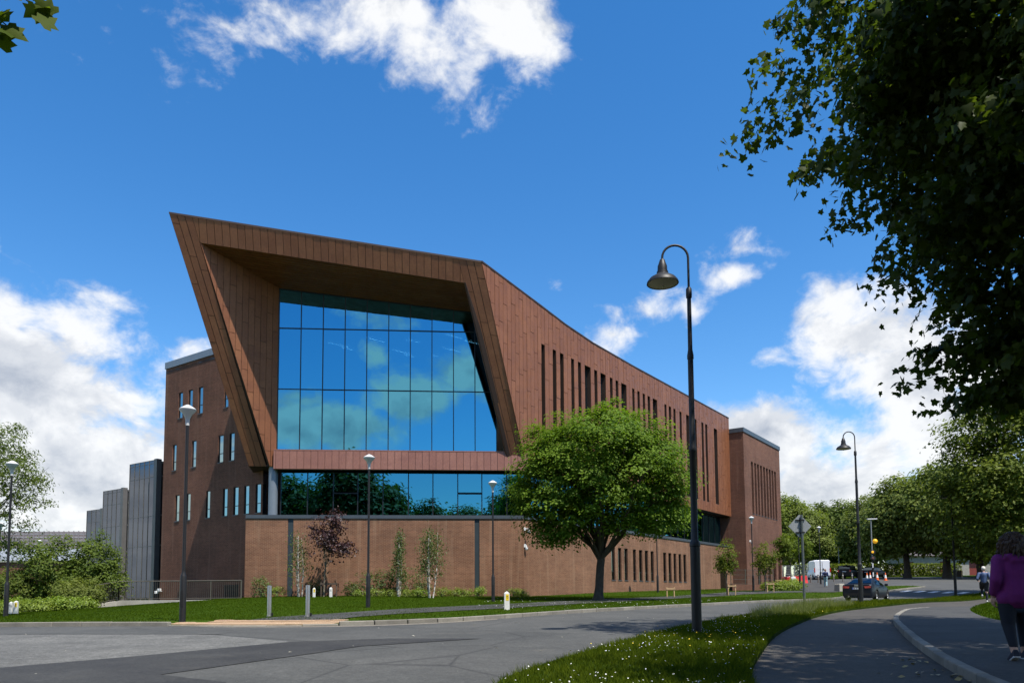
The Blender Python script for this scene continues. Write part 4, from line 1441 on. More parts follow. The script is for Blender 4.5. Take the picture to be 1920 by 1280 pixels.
# -- the round sycamore in front of the side wall
hx, hy = 4.57, 40.8
tree('sycamore_tree', 'round leafy sycamore standing alone on the lawn before the copper side wall', (hx, hy),
     [(4.75, 40.8, 7.0, 4.15, 4.3, 3.15), (2.7, 40.6, 5.9, 2.6, 3.0, 2.5), (7.2, 40.9, 5.9, 2.2, 2.9, 2.5), (4.9, 40.8, 8.6, 2.8, 3.0, 1.8), (2.3, 40.6, 7.9, 1.5, 1.7, 1.2), (7.6, 40.8, 7.6, 1.6, 1.8, 1.3), (8.6, 40.8, 5.6, 1.1, 1.3, .9), (.9, 40.4, 5.2, 1.0, 1.2, .9),
      (2.4, 40.2, 4.1, 1.5, 2.0, 1.2), (2.9, 39.8, 3.0, .55, .6, .8), (1.5, 40.2, 3.7, .6, .7, .6), (7.9, 40.6, 4.4, 1.5, 1.8, 1.0), (3.6, 39.6, 2.5, .35, .4, .35), (5.6, 40, 3.9, 1.2, 1.4, .6)],
     820, 110, .72, .165, leaf_syc, T_SIMPLE, (.235, .20), (4.75, 40.85, 2.2), bark, 11, 20, shell=.54, up=.9, out=.5, jit=.42, flat=.38, lrad=.55)

# -- foreground trees on the right: the one whose boughs hang into view, and its neighbour that shades the lane
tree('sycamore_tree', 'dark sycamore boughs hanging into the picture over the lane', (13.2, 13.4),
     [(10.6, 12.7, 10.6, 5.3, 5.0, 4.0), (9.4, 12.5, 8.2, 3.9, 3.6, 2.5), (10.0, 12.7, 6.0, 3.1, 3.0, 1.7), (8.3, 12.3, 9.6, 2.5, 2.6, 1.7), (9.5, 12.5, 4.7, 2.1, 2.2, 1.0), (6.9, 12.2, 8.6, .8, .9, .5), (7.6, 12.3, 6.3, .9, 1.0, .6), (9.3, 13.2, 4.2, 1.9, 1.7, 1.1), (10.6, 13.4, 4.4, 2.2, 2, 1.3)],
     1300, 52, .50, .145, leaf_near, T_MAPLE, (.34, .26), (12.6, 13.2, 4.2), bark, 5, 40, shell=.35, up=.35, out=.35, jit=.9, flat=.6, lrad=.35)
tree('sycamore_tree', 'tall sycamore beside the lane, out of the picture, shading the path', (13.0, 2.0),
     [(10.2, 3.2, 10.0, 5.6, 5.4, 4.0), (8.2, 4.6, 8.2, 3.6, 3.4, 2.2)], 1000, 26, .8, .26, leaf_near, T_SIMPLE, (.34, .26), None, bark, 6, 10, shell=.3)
# -- boughs at the top left corner
tree('maple_tree', 'maple leaves hanging into the top corner of the sky', (-7.6, 3.2),
     [(-6.9, 4.0, 6.6, 2.5, 2.4, 1.9), (-6.3, 4.4, 5.4, 1.8, 1.6, 1.2)], 150, 24, .5, .19, leaf_mapleL, T_MAPLE, (.2, .14), None, bark, 8, 9)
mt = [o for o in bpy.data.objects if o.name.startswith('maple_tree')][0]
rg = np.random.default_rng(3)
pts = np.array([tuple(pix_dir(x, y) * (5.2 / pix_dir(x, y).y)) for x, y in ((18, 12), (6, 30), (28, 28), (50, 8), (62, 20), (76, 30), (84, 40), (70, 8), (10, 62), (26, 74), (40, 72), (4, 78), (20, 52), (92, 14), (-20, 40), (-30, 10), (40, -20), (80, -30))])
pts += rg.normal(size=pts.shape) * .03
nn = np.array([(.35, -.8, .5)] * len(pts)) + rg.normal(size=pts.shape) * .35
V, F_, tn_ = leaves(pts, nn, .115 + .05 * rg.random(len(pts)), rg.random(len(pts)), T_MAPLE, rg)
fast_mesh('hanging_leaves', V - np.array(mt.location), F_, leaf_mapleL, tn_, mt)
mb = MB()
c0, c1 = Vector(pts[0]), Vector(pts[5])
mb.tube([Vector((-5.6, 4.6, 5.2)), Vector((-4.4, 5.0, 4.5)), c0 + Vector((0, .03, .08)), c1 + Vector((0, .03, .05))], [.03, .018, .008, .004], 6)
mb.tube([Vector((-4.4, 5.0, 4.5)), Vector(pts[8]) + Vector((-.1, .02, .1)), Vector(pts[10])], [.012, .006, .003], 5)
mb.build('twig', bark, mt)

# -- tree at the left edge
tree('ash_tree', 'loose leafy tree at the left edge behind the post lamp', (-23.2, 32.0),
     [(-21.9, 31.2, 5.6, 2.1, 2.0, 2.1), (-20.3, 31.0, 5.0, 1.2, 1.2, .8), (-19.9, 31.0, 4.0, 1.1, 1.0, .6), (-20.6, 31.0, 3.1, 1.2, 1.0, .7), (-20.9, 31.1, 6.6, .9, .9, .8), (-20.6, 31.0, 2.2, .9, .9, .5)],
     230, 40, .42, .16, leaf_shrub, T_LONG, (.16, .12), (-22.6, 31.6, 2.6), bark, 21, 12, shell=.3, flat=.6)

# -- copper beech sapling with its timber frame, birches along the brick wall
px_ = lambda x, Y: (x - 960) / 1434.9 * Y * 1.0
tree('purple_sapling', 'young purple-leaved tree with an open crown against the brick podium', (-11.1, 45.1),
     [(-10.95, 45.1, 3.2, 1.35, 1.1, 1.15), (-10.6, 45.1, 4.3, .8, .7, .8), (-10.3, 45.1, 5.1, .35, .35, .6), (-11.6, 45.1, 4.2, .45, .45, .6), (-9.9, 45.1, 2.9, .8, .7, .6)],
     190, 15, .34, .15, leaf_pur, T_SIMPLE, (.05, .035), (-11.0, 45.1, 2.0), bark_l, 31, 14, shell=.15, flat=.7, lrad=.45)
for i, (x, y, h, w, lab, sd) in enumerate(((-12.55, 45.4, 3.9, .95, 'sparse white-stemmed birch beside the dark strip of the podium wall', 41), (-6.75, 45.6, 4.35, .62, 'narrow white-stemmed birch, middle of the three by the wall', 42), (-4.62, 43.6, 4.75, 1.0, 'fullest white-stemmed birch, farthest from the railing', 43))):
    rg = np.random.default_rng(sd)
    z0 = Z(x, y) + .08
    root = empty('birch_tree', (x, y, z0), label=lab, cat='tree', group='young birches along the podium')
    mb = MB()
    lob = []
    for k_ in range(4 if i != 1 else 3):
        a = rg.uniform(0, 6.28)
        hh = (h - .2) * rg.uniform(.75, 1.0)
        sp = w * .42 * (k_ / 3)
        tip = Vector((math.cos(a) * sp, math.sin(a) * sp, hh))
        b0 = Vector((math.cos(a) * .10, math.sin(a) * .10, -.2))
        q = [b0.lerp(tip, t) + Vector((math.cos(a), math.sin(a), 0)) * .12 * math.sin(t * 3.1) * w for t in [i_ / 7 for i_ in range(8)]]
        mb.tube(q, [.036 * (1 - .85 * t) + .006 for t in [i_ / 7 for i_ in range(8)]], 6)
        for t in [.28 + .0515 * i_ for i_ in range(14)]:
            p = b0.lerp(tip, t)
            dd = Vector((rg.normal(), rg.normal(), .9)).normalized() * rg.uniform(.5, 1.15) * w * (1.2 - t)
            mb.tube([p, p + dd * .5, p + dd], [.010, .006, .002], 4)
            lob.append(p + dd)
    mb.build('trunk', bark_w, root, smooth=True, world=False)
    c = np.array([tuple(p) for p in lob])
    per = 52 if i != 0 else 22
    ci = np.repeat(np.arange(len(c)), per)
    cen = c[ci] + rg.normal(size=(len(ci), 3)) * np.array([.20 * w, .20 * w, .26])
    V, F_, tn_ = leaves(cen, rg.normal(size=(len(ci), 3)) + np.array([0, -.3, .3]), .10 * (.6 + .6 * rg.random(len(ci))), rg.random(len(ci)), T_SIMPLE, rg)
    fast_mesh('crown', V, F_, leaf_birch, tn_, root)

# -- young street trees to the right
for i, (x, y, cz, rr, rz, lab) in enumerate(((14.95, 53.4, 2.75, .72, 1.3, 'young lime tree staked on the lawn, nearest the big lamp post'), (19.75, 59.8, 2.9, .85, 1.35, 'young lime tree on the lawn in front of the low brick wall'), (26.4, 74.5, 4.0, .9, 1.5, 'young tree at the far corner of the brick tower'), (30.0, 82.5, 4.4, 1.0, 2.0, 'slim young tree just beyond the brick tower'), (34.4, 90.0, 4.4, 1.0, 2.0, 'slim young tree before the wire fence panels'))):
    z0 = Z(x, y)
    tree('young_tree', lab, (x, y), [(x, y, z0 + cz, rr, rr, rz), (x + .3, y, z0 + cz - .4, rr * .7, rr * .7, rz * .5), (x - .35, y, z0 + cz - .6, rr * .6, rr * .6, rz * .45)], 110, 22, .3, .13 if i < 2 else .17, leaf_sun, T_SIMPLE, (.05, .035), (x, y, z0 + cz - rz * .9), bark_l, 50 + i, 9, group='young trees along the footpath', shell=.2, lrad=.5)

# -- big trees beyond the far road, each its own copy of three builds
rgv = np.random.default_rng(70)
def big_tree(sd, mat_, lob, ncl=900, per=26):
    t = tree('broadleaf_tree', 'x', (0, 0, 0), lob, ncl, per, 1.15, .42, mat_, T_SIMPLE, (.38, .3), None, bark, sd, 14, shell=.55, up=.7, out=.5, jit=.55, flat=.5)
    return t
protos = [big_tree(71, leaf_far, [(0, 0, 7.6, 4.6, 4.6, 4.0), (1.8, .6, 5.4, 3.2, 3.2, 2.6), (-2.2, -.4, 5.6, 3.0, 3.0, 2.6), (.3, 0, 10.4, 2.6, 2.6, 1.8)]),
          big_tree(72, leaf_dark, [(0, 0, 7.2, 4.0, 4.0, 4.4), (1.6, 0, 4.8, 2.8, 2.8, 2.4), (-1.9, .3, 5.2, 2.8, 2.8, 2.6), (-.3, 0, 11.0, 1.9, 1.9, 2.2)]),
          big_tree(73, leaf_sun, [(0, 0, 7.0, 5.0, 4.6, 3.6), (2.6, 0, 5.2, 3.0, 3.0, 2.6), (-2.6, 0, 5.6, 3.0, 3.0, 2.5), (.6, 0, 9.6, 3.0, 3.0, 1.9), (0, 0, 3.8, 3.2, 3.2, 1.6)])]
used = [False] * 3
def put_tree(k_, x, y, s, label, group, rz=None, sz=None):
    if not used[k_]:
        o = protos[k_]
        used[k_] = True
    else: o = copy_tree(protos[k_])
    o.location = (x, y, Z(x, y) + .05)
    o.rotation_euler = (0, 0, rgv.uniform(0, 6.28) if rz is None else rz)
    o.scale = (s, s, sz or s)
    o['label'] = label
    o['group'] = group
    return o
GR = 'broadleaf trees beyond the far road'
def at_px(px, Y): return ((px - 960) / 1434.9 * Y, Y)
for (k_, px, Y, s, sz, lab) in (
        (0, 1700, 101, 1.10, 1.12, 'pale green round tree beyond the zebra crossing, trunk left of the dark pole'),
        (0, 1775, 96, 1.22, 1.22, 'largest pale green tree beyond the zebra crossing, behind the dark pole'),
        (0, 1640, 116, 1.0, 1.02, 'round tree behind the traffic cones'),
        (1, 1590, 134, 1.05, 1.05, 'dark tree behind the black off-roader'),
        (1, 1545, 142, 1.1, 1.08, 'dark tree behind the white van'),
        (0, 1508, 128, .90, .98, 'green tree behind the diamond sign'),
        (2, 1478, 132, 1.1, 1.25, 'tall tree rising from behind the brick tower'),
        (1, 1665, 138, 1.2, 1.1, 'dark tree deep behind the round tree and cones'),
        (2, 1838, 92, 1.15, 1.1, 'bright green tree behind the runner'),
        (1, 1900, 100, 1.2, 1.2, 'dark tree behind the woman in purple'),
        (1, 1560, 160, 1.2, 1.15, 'farthest dark tree above the white van roof'),
        ):
    x, y = at_px(px, Y)
    put_tree(k_, x, y, s, lab, GR, sz=sz)
tree('broadleaf_tree', 'tall sunlit tree whose branches spread above the woman in purple', (40.5, 54.0),
     [(37.5, 54, 9.6, 6.4, 6, 5.2), (33.6, 53.6, 7.6, 3.6, 4, 3.2), (36, 53.6, 5.0, 4.6, 4, 2.2), (33.2, 53.6, 11.4, 2.6, 2.6, 1.6), (35.5, 53.8, 13.6, 3.2, 3, 1.8), (39, 54, 14.6, 4.6, 4, 2.6), (37, 53.8, 3.6, 4.2, 3.5, 1.4)],
     1300, 42, .95, .26, leaf_sun, T_SIMPLE, (.5, .4), (39.8, 54, 3.0), bark, 75, 18, group=GR, shell=.5, up=.75, out=.5, jit=.5, flat=.42)
# -- tall trees behind the photographer, seen mirrored in the glass band
for (k_, x, y, s, lab) in ((1, -27, -12, 1.5, 'tree across the road, mirrored at the left end of the glass band'), (1, -21.5, -13, 1.45, 'dark tree across the road mirrored left in the glass band'), (0, -17, -18, 1.5, 'tree across the road mirrored behind the purple sapling'),
                           (1, -12.8, -8, 1.62, 'tall dark tree across the road whose tip is mirrored in the big window'), (1, -8.2, -16, 1.35, 'dark tree across the road mirrored behind the middle post lamp'), (1, -2.2, -17, 1.2, 'dark tree across the road mirrored at the centre of the glass band'), (0, 3.4, -15, 1.2, 'tree across the road mirrored right of centre in the glass band'), (1, 9.0, -11, 1.2, 'dark tree across the road mirrored beside the right leg of the prow'), (2, 30, 6, 1.25, 'tree on the lawn mirrored in the far side glazing'), (1, 40, 22, 1.2, 'dark tree on the lawn mirrored at the end of the side glazing')):
    put_tree(k_, x, y, s, lab, 'trees mirrored in the glazing')

# -- shrubs at the left below the glass blocks
def shrub(name, label, x, y, lob, ncl, per, rc, size, m_, sd, tmpl=T_SIMPLE, group=None, cat='shrub', z=None):
    z0 = (Z(x, y) if z is None else z) + .05
    return tree(name, label, (x, y, z0), [(x + l[0], y + l[1], z0 + l[2], *l[3:]) for l in lob], ncl, per, rc, size, m_, tmpl, (.06, .05), (x, y, z0 + .35), bark_l, sd, 8, cat, group, shell=.45, up=.6, out=.5, jit=.7, flat=.6, lrad=.5)
GS = 'large shrubs below the glass blocks'
shrub('large_shrub', 'tallest dark green shrub before the glass blocks', -27.0, 45.0, [(0, 0, 2.5, 2.0, 1.8, 2.1), (.9, 0, 1.6, 1.6, 1.4, 1.4)], 330, 40, .45, .15, leaf_shrub, 81, group=GS)
shrub('large_shrub', 'dense shrub beside the ramp railing', -24.9, 45.6, [(0, 0, 2.6, 1.5, 1.4, 2.0), (.5, 0, 1.4, 1.4, 1.3, 1.2)], 280, 40, .42, .15, leaf_shrub, 82, group=GS)
shrub('large_shrub', 'low round shrub in front of the hall wall', -29.0, 44.2, [(0, 0, 1.4, 1.5, 1.4, 1.3)], 220, 40, .4, .13, leaf_shrub, 83, group=GS)
shrub('large_shrub', 'grey-green bush at the foot of the ramp', -24.0, 42.4, [(0, 0, .9, 1.5, 1.1, .95)], 210, 40, .34, .11, leaf_far, 84, group=GS)
k_ = 0
for (x, y, s) in ((-30.0, 41.6, .9), (-28.2, 41.2, 1.0), (-26.6, 41.0, .95), (-25.2, 40.8, .9), (-23.8, 40.6, .85), (-29.4, 40.0, .8), (-27.4, 39.6, .85), (-25.8, 39.4, .8), (-24.3, 39.6, .7), (-22.8, 40.4, .7)):
    k_ += 1
    lab = 'yellow-green low plant in the bed beside the left lawn, number %s from the left in its row' % ('first', 'second', 'third', 'fourth', 'fifth', 'first', 'second', 'third', 'fourth', 'fifth')[k_ - 1]
    lab = ('back' if k_ <= 5 else 'front') + ' row yellow-green bedding plant by the left lawn, ' + ('first', 'second', 'third', 'fourth', 'fifth')[(k_ - 1) % 5] + ' from the lamp'
    shrub('bedding_plant', lab, x, y, [(0, 0, .42 * s, .95, .8, .5 * s)], 90, 30, .26, .12, leaf_lime, 90 + k_, group='yellow-green bedding plants by the left lawn')
# -- planting along the brick podium
k_ = 0
for (px, Y, h, w, m_) in ((490, 46.0, 1.3, .7, 0), (520, 46.1, .7, .6, 1), (590, 46.2, 1.1, .5, 0), (660, 46.3, .9, .5, 0), (688, 46.3, 1.6, .9, 0), (712, 46.3, 1.9, .9, 0), (735, 46.4, 1.6, .9, 0), (765, 46.4, 1.8, .9, 0), (790, 46.4, 1.1, .7, 0), (680, 45.8, .45, .6, 1), (706, 45.8, .5, .6, 1), (730, 45.8, .5, .6, 1), (760, 45.9, .5, .5, 1), (785, 45.9, .55, .6, 1), (828, 46.6, .6, .5, 1), (853, 46.7, .55, .5, 1), (872, 46.7, .5, .5, 1), (897, 46.7, .8, .35, 1), (962, 47.2, .6, .45, 1), (978, 47.2, .5, .4, 1)):
    k_ += 1
    x = (px - 960) / 1434.9 * Y
    onf = min(1, max(0, (Y - 40) / 5))
    z0 = Z(x, Y) + .02
    tall = h > 1
    od = ('first', 'second', 'third', 'fourth', 'fifth', 'sixth', 'seventh', 'eighth', 'ninth', 'tenth', 'eleventh', 'twelfth')
    lab = ('leggy green shrub' if not m_ else 'small yellow-green plant') + ' along the podium wall, ' + od[sum(1 for q in range(k_ - 1) if (q in (1, 9, 10, 11, 12, 13, 14, 15, 16, 17, 18, 19)) == bool(m_))] + ' from the railing'
    shrub('podium_plant', lab, x, Y, [(0, 0, h * .5, w, .4, h * .5)], 46 if tall else 34, 18 if tall else 22, .24, .12 if m_ else .10, leaf_lime if m_ else leaf_birch, 120 + k_, T_LONG if m_ else T_SIMPLE, group='planting along the podium wall')
# -- shrubs in the bed behind the low wall, right
for i, (x, y) in enumerate(((23.6, 66.3), (24.8, 68.4), (25.6, 70.4), (26.8, 73.0), (21.6, 63.4))):
    shrub('bed_shrub', 'low bright shrub in the bed beyond the low brick wall, %s from the wall' % ('second', 'third', 'fourth', 'fifth', 'nearest')[i], x, y, [(0, 0, .4, 1.1, .9, .45)], 80, 26, .28, .15, leaf_lime, 160 + i, group='low shrubs by the brick tower')
# -- clipped hedge behind the parked vehicles
hx0, hx1, hy_ = 50.5, 66.0, 113.
rg = np.random.default_rng(9)
root = empty('hedge', (hx0, hy_, Z(55, hy_)), label='clipped bright hedge behind the cones and parked vehicles', cat='hedge')
n = 9000
c = np.c_[rg.uniform(-9, hx1 - hx0, n), rg.uniform(-.7, .7, n), rg.uniform(.1, 2.0, n)]
V, F_, tn_ = leaves(c, rg.normal(size=(n, 3)) * .6 + np.array([0, -.4, .7]), .32 * (.6 + .6 * rg.random(n)), rg.random(n), T_SIMPLE, rg)
fast_mesh('foliage', V, F_, leaf_sun, tn_, root)
mb = MB()
for x in np.arange(-8.5, hx1 - hx0, 1.2): mb.tube([(x, 0, -.2), (x + .1, .05, .8), (x, 0, 1.5)], [.05, .04, .02], 5)
mb.build('stems', bark, root, world=False)

# ------------------------------------------------------------------ grass blades and daisies
blade_v = leaf_mat('blade_verge', (.030, .050, .003), (.105, .132, .012), .38, .8, .0)
blade_l = leaf_mat('blade_lawn', (.026, .050, .003), (.058, .090, .006), .3, .8, .0)
def blades(name, poly, n, hmin, hmax, w, off, m_, sd, label, ymin=None, ymax=None, dens=None):
    rg = np.random.default_rng(sd)
    P_ = np.array(poly)
    x0, x1 = P_[:, 0].min(), P_[:, 0].max()
    y0_, y1 = (ymin if ymin is not None else P_[:, 1].min()), (ymax if ymax is not None else P_[:, 1].max())
    X = rg.uniform(x0, x1, n * 12)
    # more blades near the camera
    t = rg.random(n * 12)
    Y = y0_ + (y1 - y0_) * (t ** 1.0)
    ok = inside(poly, X, Y) & (np.abs(X) < Y * .72 + 1) & ~((X > -9.5) & (X < -4.1) & (Y < 21.6))
    if dens is not None: ok &= rg.random(len(X)) < dens(X, Y)
    X, Y = X[ok][:n], Y[ok][:n]
    n = len(X)
    zz = zg(X, Y) + off
    a = rg.uniform(0, 6.28, n)
    patch = .5 + .5 * np.sin(X * 1.7 + np.sin(Y * 1.3) * 2) * np.sin(Y * 1.1 + X * .4)
    h = (hmin + (hmax - hmin) * rg.random(n) ** 2) * (.7 + .6 * patch)
    lean = rg.normal(size=(n, 2)) * .5
    d = np.c_[np.cos(a), np.sin(a)] * (w / 2)
    b0 = np.c_[X - d[:, 0], Y - d[:, 1], zz - .01]
    b1 = np.c_[X + d[:, 0], Y + d[:, 1], zz - .01]
    tp = np.c_[X + lean[:, 0] * h, Y + lean[:, 1] * h, zz + h]
    V = np.stack([b0, b1, tp], 1).reshape(-1, 3)
    o = fast_mesh(name, V, np.arange(3 * n).reshape(-1, 3), m_, np.clip(.6 * rg.random(n) + .4 * patch, 0, 1))
    return tag(o, label, 'grass', kind='stuff')
blades('grass', verge_poly, 150000, .03, .10, .012, .07, blade_v, 201, 'daisy-strewn grass of the verge', 5, 24)
blades('grass', verge_poly, 60000, .05, .16, .03, .07, blade_v, 202, 'grass of the far verge beside the lane', 20, 60)
tallp = [(6.2, 20.0), (8.6, 22.2), (10.3, 26.0), (13.0, 29.5), (14.0, 31.4), (12.9, 31.9), (10.5, 28.2), (8.4, 24.6), (7.0, 22.3)]
blades('tall_grass', tallp, 9000, .12, .5, .010, .07, leaf_mat('blade_tall', (.05, .075, .014), (.19, .20, .06), .4, .6, .2), 203, 'tall unmown grass round the sign post')
blades('grass', lawn_poly, 220000, .025, .055, .020, .09, blade_l, 204, 'mown grass of the lawn before the building', 19, 50)
blades('grass', lawn_poly, 60000, .03, .07, .04, .09, blade_l, 205, 'mown grass of the lawn beside the long wall', 48, 75)
blades('grass', right_poly, 60000, .03, .08, .03, .10, blade_l, 206, 'grass right of the pavement', 12, 60)
# daisies and buttercups
rg = np.random.default_rng(77)
daisy_w = mat('daisy_white', (.62, .62, .58), .7, var=.05)
daisy_y = mat('buttercup', (.75, .55, .03), .6, var=.05)
def flowers(name, n, poly, y0_, y1, m_, r_, hmax, label, sd, clump):
    rg = np.random.default_rng(sd)
    c = np.c_[rg.uniform(-1, 16, clump * 6), y0_ + (y1 - y0_) * rg.random(clump * 6) ** 1.3]
    c = c[inside(poly, c[:, 0], c[:, 1])][:clump]
    p = c[rg.integers(0, len(c), n)] + rg.normal(size=(n, 2)) * .45
    p = p[inside(poly, p[:, 0], p[:, 1])]
    n = len(p)
    hh = rg.uniform(.05, hmax, n)
    zc = zg(p[:, 0], p[:, 1]) + .07 + hh
    ang = np.arange(6) * 2 * np.pi / 6
    tl = rg.normal(size=(n, 2)) * .35
    V, F_ = [], []
    ring = np.stack([np.cos(ang), np.sin(ang)], 1) * r_
    Vc = np.concatenate([np.c_[p, zc + .004][:, None], np.stack([p[:, None, 0] + ring[None, :, 0] , p[:, None, 1] + ring[None, :, 1], zc[:, None] + (ring[None] * tl[:, None]).sum(-1)], -1)], 1)
    Fb = np.array([(0, i + 1, (i + 1) % 6 + 1) for i in range(6)])
    F_ = (Fb[None] + (np.arange(n) * 7)[:, None, None]).reshape(-1, 3)
    o = fast_mesh(name, Vc.reshape(-1, 3), F_, m_)
    return tag(o, label, 'flowers', kind='stuff')
flowers('daisies', 700, verge_poly, 6, 26, daisy_w, .0095, .08, 'white daisies scattered over the verge', 301, 60)
flowers('buttercups', 160, verge_poly, 10, 32, daisy_y, .010, .2, 'yellow buttercups in the verge', 302, 40)
flowers('daisies', 260, lawn_poly, 24, 44, daisy_w, .016, .06, 'a few daisies on the lawn strip by the kerb', 303, 90)
# dry leaves along the curved kerb
rg = np.random.default_rng(5)
n = 160
i = rg.integers(12, 26, n)
kp = np.array(KERB_R)[i % len(KERB_R)]
p = kp + rg.normal(size=(n, 2)) * .25 + np.array([-.35, 0.])
V, F_, tn_ = leaves(np.c_[p, zg(p[:, 0], p[:, 1]) + .02], np.array([(0, 0, 1.)] * n) + rg.normal(size=(n, 3)) * .25, .05 + .05 * rg.random(n), rg.random(n), T_SIMPLE, rg)
tag(fast_mesh('fallen_leaves', V, F_, leaf_mat('leaf_dry', (.20, .14, .05), (.42, .33, .14), .1), tn_), 'dry leaves gathered along the curved kerb', 'leaves', kind='stuff')

# pale petals and grit blown over the carriageway
rg = np.random.default_rng(15)
n = 260
X, Y = rg.uniform(-12, 14, n), rg.uniform(8.5, 34, n)
ok = ~inside(lawn_poly, X, Y) & ~inside(verge_poly, X, Y) & (X < 9)
X, Y = X[ok], Y[ok]
V, F_, tn_ = leaves(np.c_[X, Y, zg(X, Y) + .016], np.array([(0, 0, 1.)] * len(X)) + rg.normal(size=(len(X), 3)) * .15, .02 + .06 * rg.random(len(X)) ** 3, rg.random(len(X)), T_SIMPLE, rg)
tag(fast_mesh('road_litter', V, F_, leaf_mat('petal_dry', (.16, .15, .11), (.42, .40, .34), .1), tn_), 'pale petals and grit scattered over the carriageway', 'litter', kind='stuff')

# ------------------------------------------------------------------ street furniture
black_m = mat('black_paint', (.011, .011, .012), .5, .0, var=.1, coord='obj')
lampw = mat('lamp_white', (.56, .56, .55), .35, var=.04, coord='obj')
lampg = mat('lamp_inner', (.40, .37, .28), .5, var=.1, coord='obj')
steel = mat('stainless', (.42, .41, .40), .35, .8, var=.08, coord='obj')
galv = mat('galvanised', (.30, .31, .31), .55, .5, var=.15, coord='obj')
galv_d = mat('grey_green_pole', (.10, .115, .11), .5, .3, var=.12, coord='obj')
white_c = mat('white_concrete', (.66, .65, .61), .8, var=.1, vscale=6, coord='obj')
yellow_m = mat('yellow_plate', (.80, .56, .02), .5, var=.04, coord='obj')
ink_m = mat('black_ink', (.02, .02, .02), .6, var=.02, coord='obj')
rail_m = mat('bronze_rail', (.13, .115, .09), .45, .4, var=.1)
timber_d = mat('dark_timber', (.07, .05, .035), .8, var=.2, coord='obj')


def post_lamp(x, y, label, H=6.05, zb=None):
    o = empty('post_lamp', (x, y, (Z(x, y) if zb is None else zb) + .08), label=label, cat='street lamp', group='post lamps with white cone heads')
    return o
def fill_post_lamp(root):
    mb = MB()
    mb.lathe([(.0, -.3), (.085, -.3), (.085, 1.22), (.075, 1.26), (.05, 1.34), (.046, 1.38), (.040, 5.5), (0, 5.5)], 14)
    p_ = mb.build('pole', black_m, root, smooth=True, world=False)
    mb = MB()
    mb.box((0, -.084, .62), (.07, .012, .42))
    mb.build('hatch', black_m, p_, world=False)
    mb = MB()
    mb.lathe([(0, 5.46), (.05, 5.46), (.055, 5.6), (.064, 5.66), (.115, 5.77), (.225, 5.89), (.23, 5.92), (.20, 5.95), (.09, 6.02), (.035, 6.05), (0, 6.055)], 22)
    mb.build('lamp_head', lampw, root, smooth=True, world=False)
    return root
lamp0 = fill_post_lamp(post_lamp(-9.1, 21.2, 'white-headed post lamp at the kerb in front of the brick wing'))
for (x, y, lab) in ((-5.64, 30.0, 'white-headed post lamp on the lawn before the middle of the podium'), (-.95, 38.0, 'white-headed post lamp near the right end of the podium front'), (11.0, 58.0, 'post lamp half hidden behind the round sycamore'),
                    (19.3, 61.4, 'white-headed post lamp in front of the brick tower'), (25.9, 69.0, 'post lamp showing behind the diamond sign'), (32.0, 79.5, 'white-headed post lamp before the white van'),
                    (-19.45, 29.5, 'white-headed post lamp at the left edge of the lawn'), (-44.4, 71.7, 'farthest post lamp rising behind the left shrubs'), (-34.9, 52.0, 'post lamp cut by the left edge of the picture')):
    o = copy_tree(lamp0)
    o.location = (x, y, Z(x, y) + .08)
    o['label'] = lab


def goose_lamp(x, y, label):
    root = empty('gooseneck_lamp', (x, y, Z(x, y) + .05), label=label, cat='street lamp', group='black gooseneck street lamps')
    mb = MB()
    mb.lathe([(0, -.3), (.098, -.3), (.098, 1.72), (.108, 1.73), (.108, 1.78), (.08, 1.84), (.068, 1.86), (.066, 3.62), (.074, 3.63), (.074, 3.70), (.058, 3.78), (.056, 5.52), (.066, 5.53), (.066, 5.6), (.046, 5.72), (.042, 6.80)], 16)
    p_ = mb.build('pole', black_m, root, smooth=True, world=False)
    mb = MB()
    mb.lathe([(.04, 6.79), (.058, 6.80), (.062, 6.86), (.058, 6.98), (.034, 7.02)], 14)
    mb.build('collar', black_m, p_, smooth=True, world=False)
    mb = MB()
    r_ = .265
    pts = [(0, 0, 6.95), (0, 0, 7.35), (0, 0, 7.6)]
    for i in range(13):
        a = math.pi * i / 12
        pts.append((-r_ + r_ * math.cos(a), 0, 7.64 + r_ * math.sin(a)))
    pts += [(-2 * r_, 0, 7.58)]
    mb.tube(pts, .024, 10)
    mb.build('swan_neck', black_m, root, smooth=True, world=False)
    hx_ = -2 * r_
    mb = MB()
    mb.lathe([(.03, 7.62), (.05, 7.6), (.075, 7.52), (.095, 7.47), (.10, 7.36), (.115, 7.35), (.12, 7.30), (.16, 7.27), (.26, 7.21), (.315, 7.14), (.325, 7.10), (.318, 7.095), (.27, 7.14), (.14, 7.19), (.0, 7.2)], 24, (hx_, 0, 0))
    h_ = mb.build('lamp_shade', black_m, root, smooth=True, world=False)
    mb = MB()
    mb.lathe([(.30, 7.105), (.24, 7.09), (.12, 7.06), (.0, 7.05)], 24, (hx_, 0, 0))
    mb.lathe([(.0, 7.03), (.02, 7.035), (.022, 7.06)], 10, (hx_, 0, 0))
    mb.build('diffuser', lampg, h_, smooth=True, world=False)
    return root
goose0 = goose_lamp(3.64, 15.2, 'tall black gooseneck lamp standing on the daisy verge')
for (x, y, lab) in ((15.85, 34.9, 'black gooseneck lamp behind the dark saloon car'), (32.3, 55.9, 'farthest black gooseneck pole beside the runner')):
    o = copy_tree(goose0)
    o.location = (x, y, Z(x, y) + .05)
    o['label'] = lab

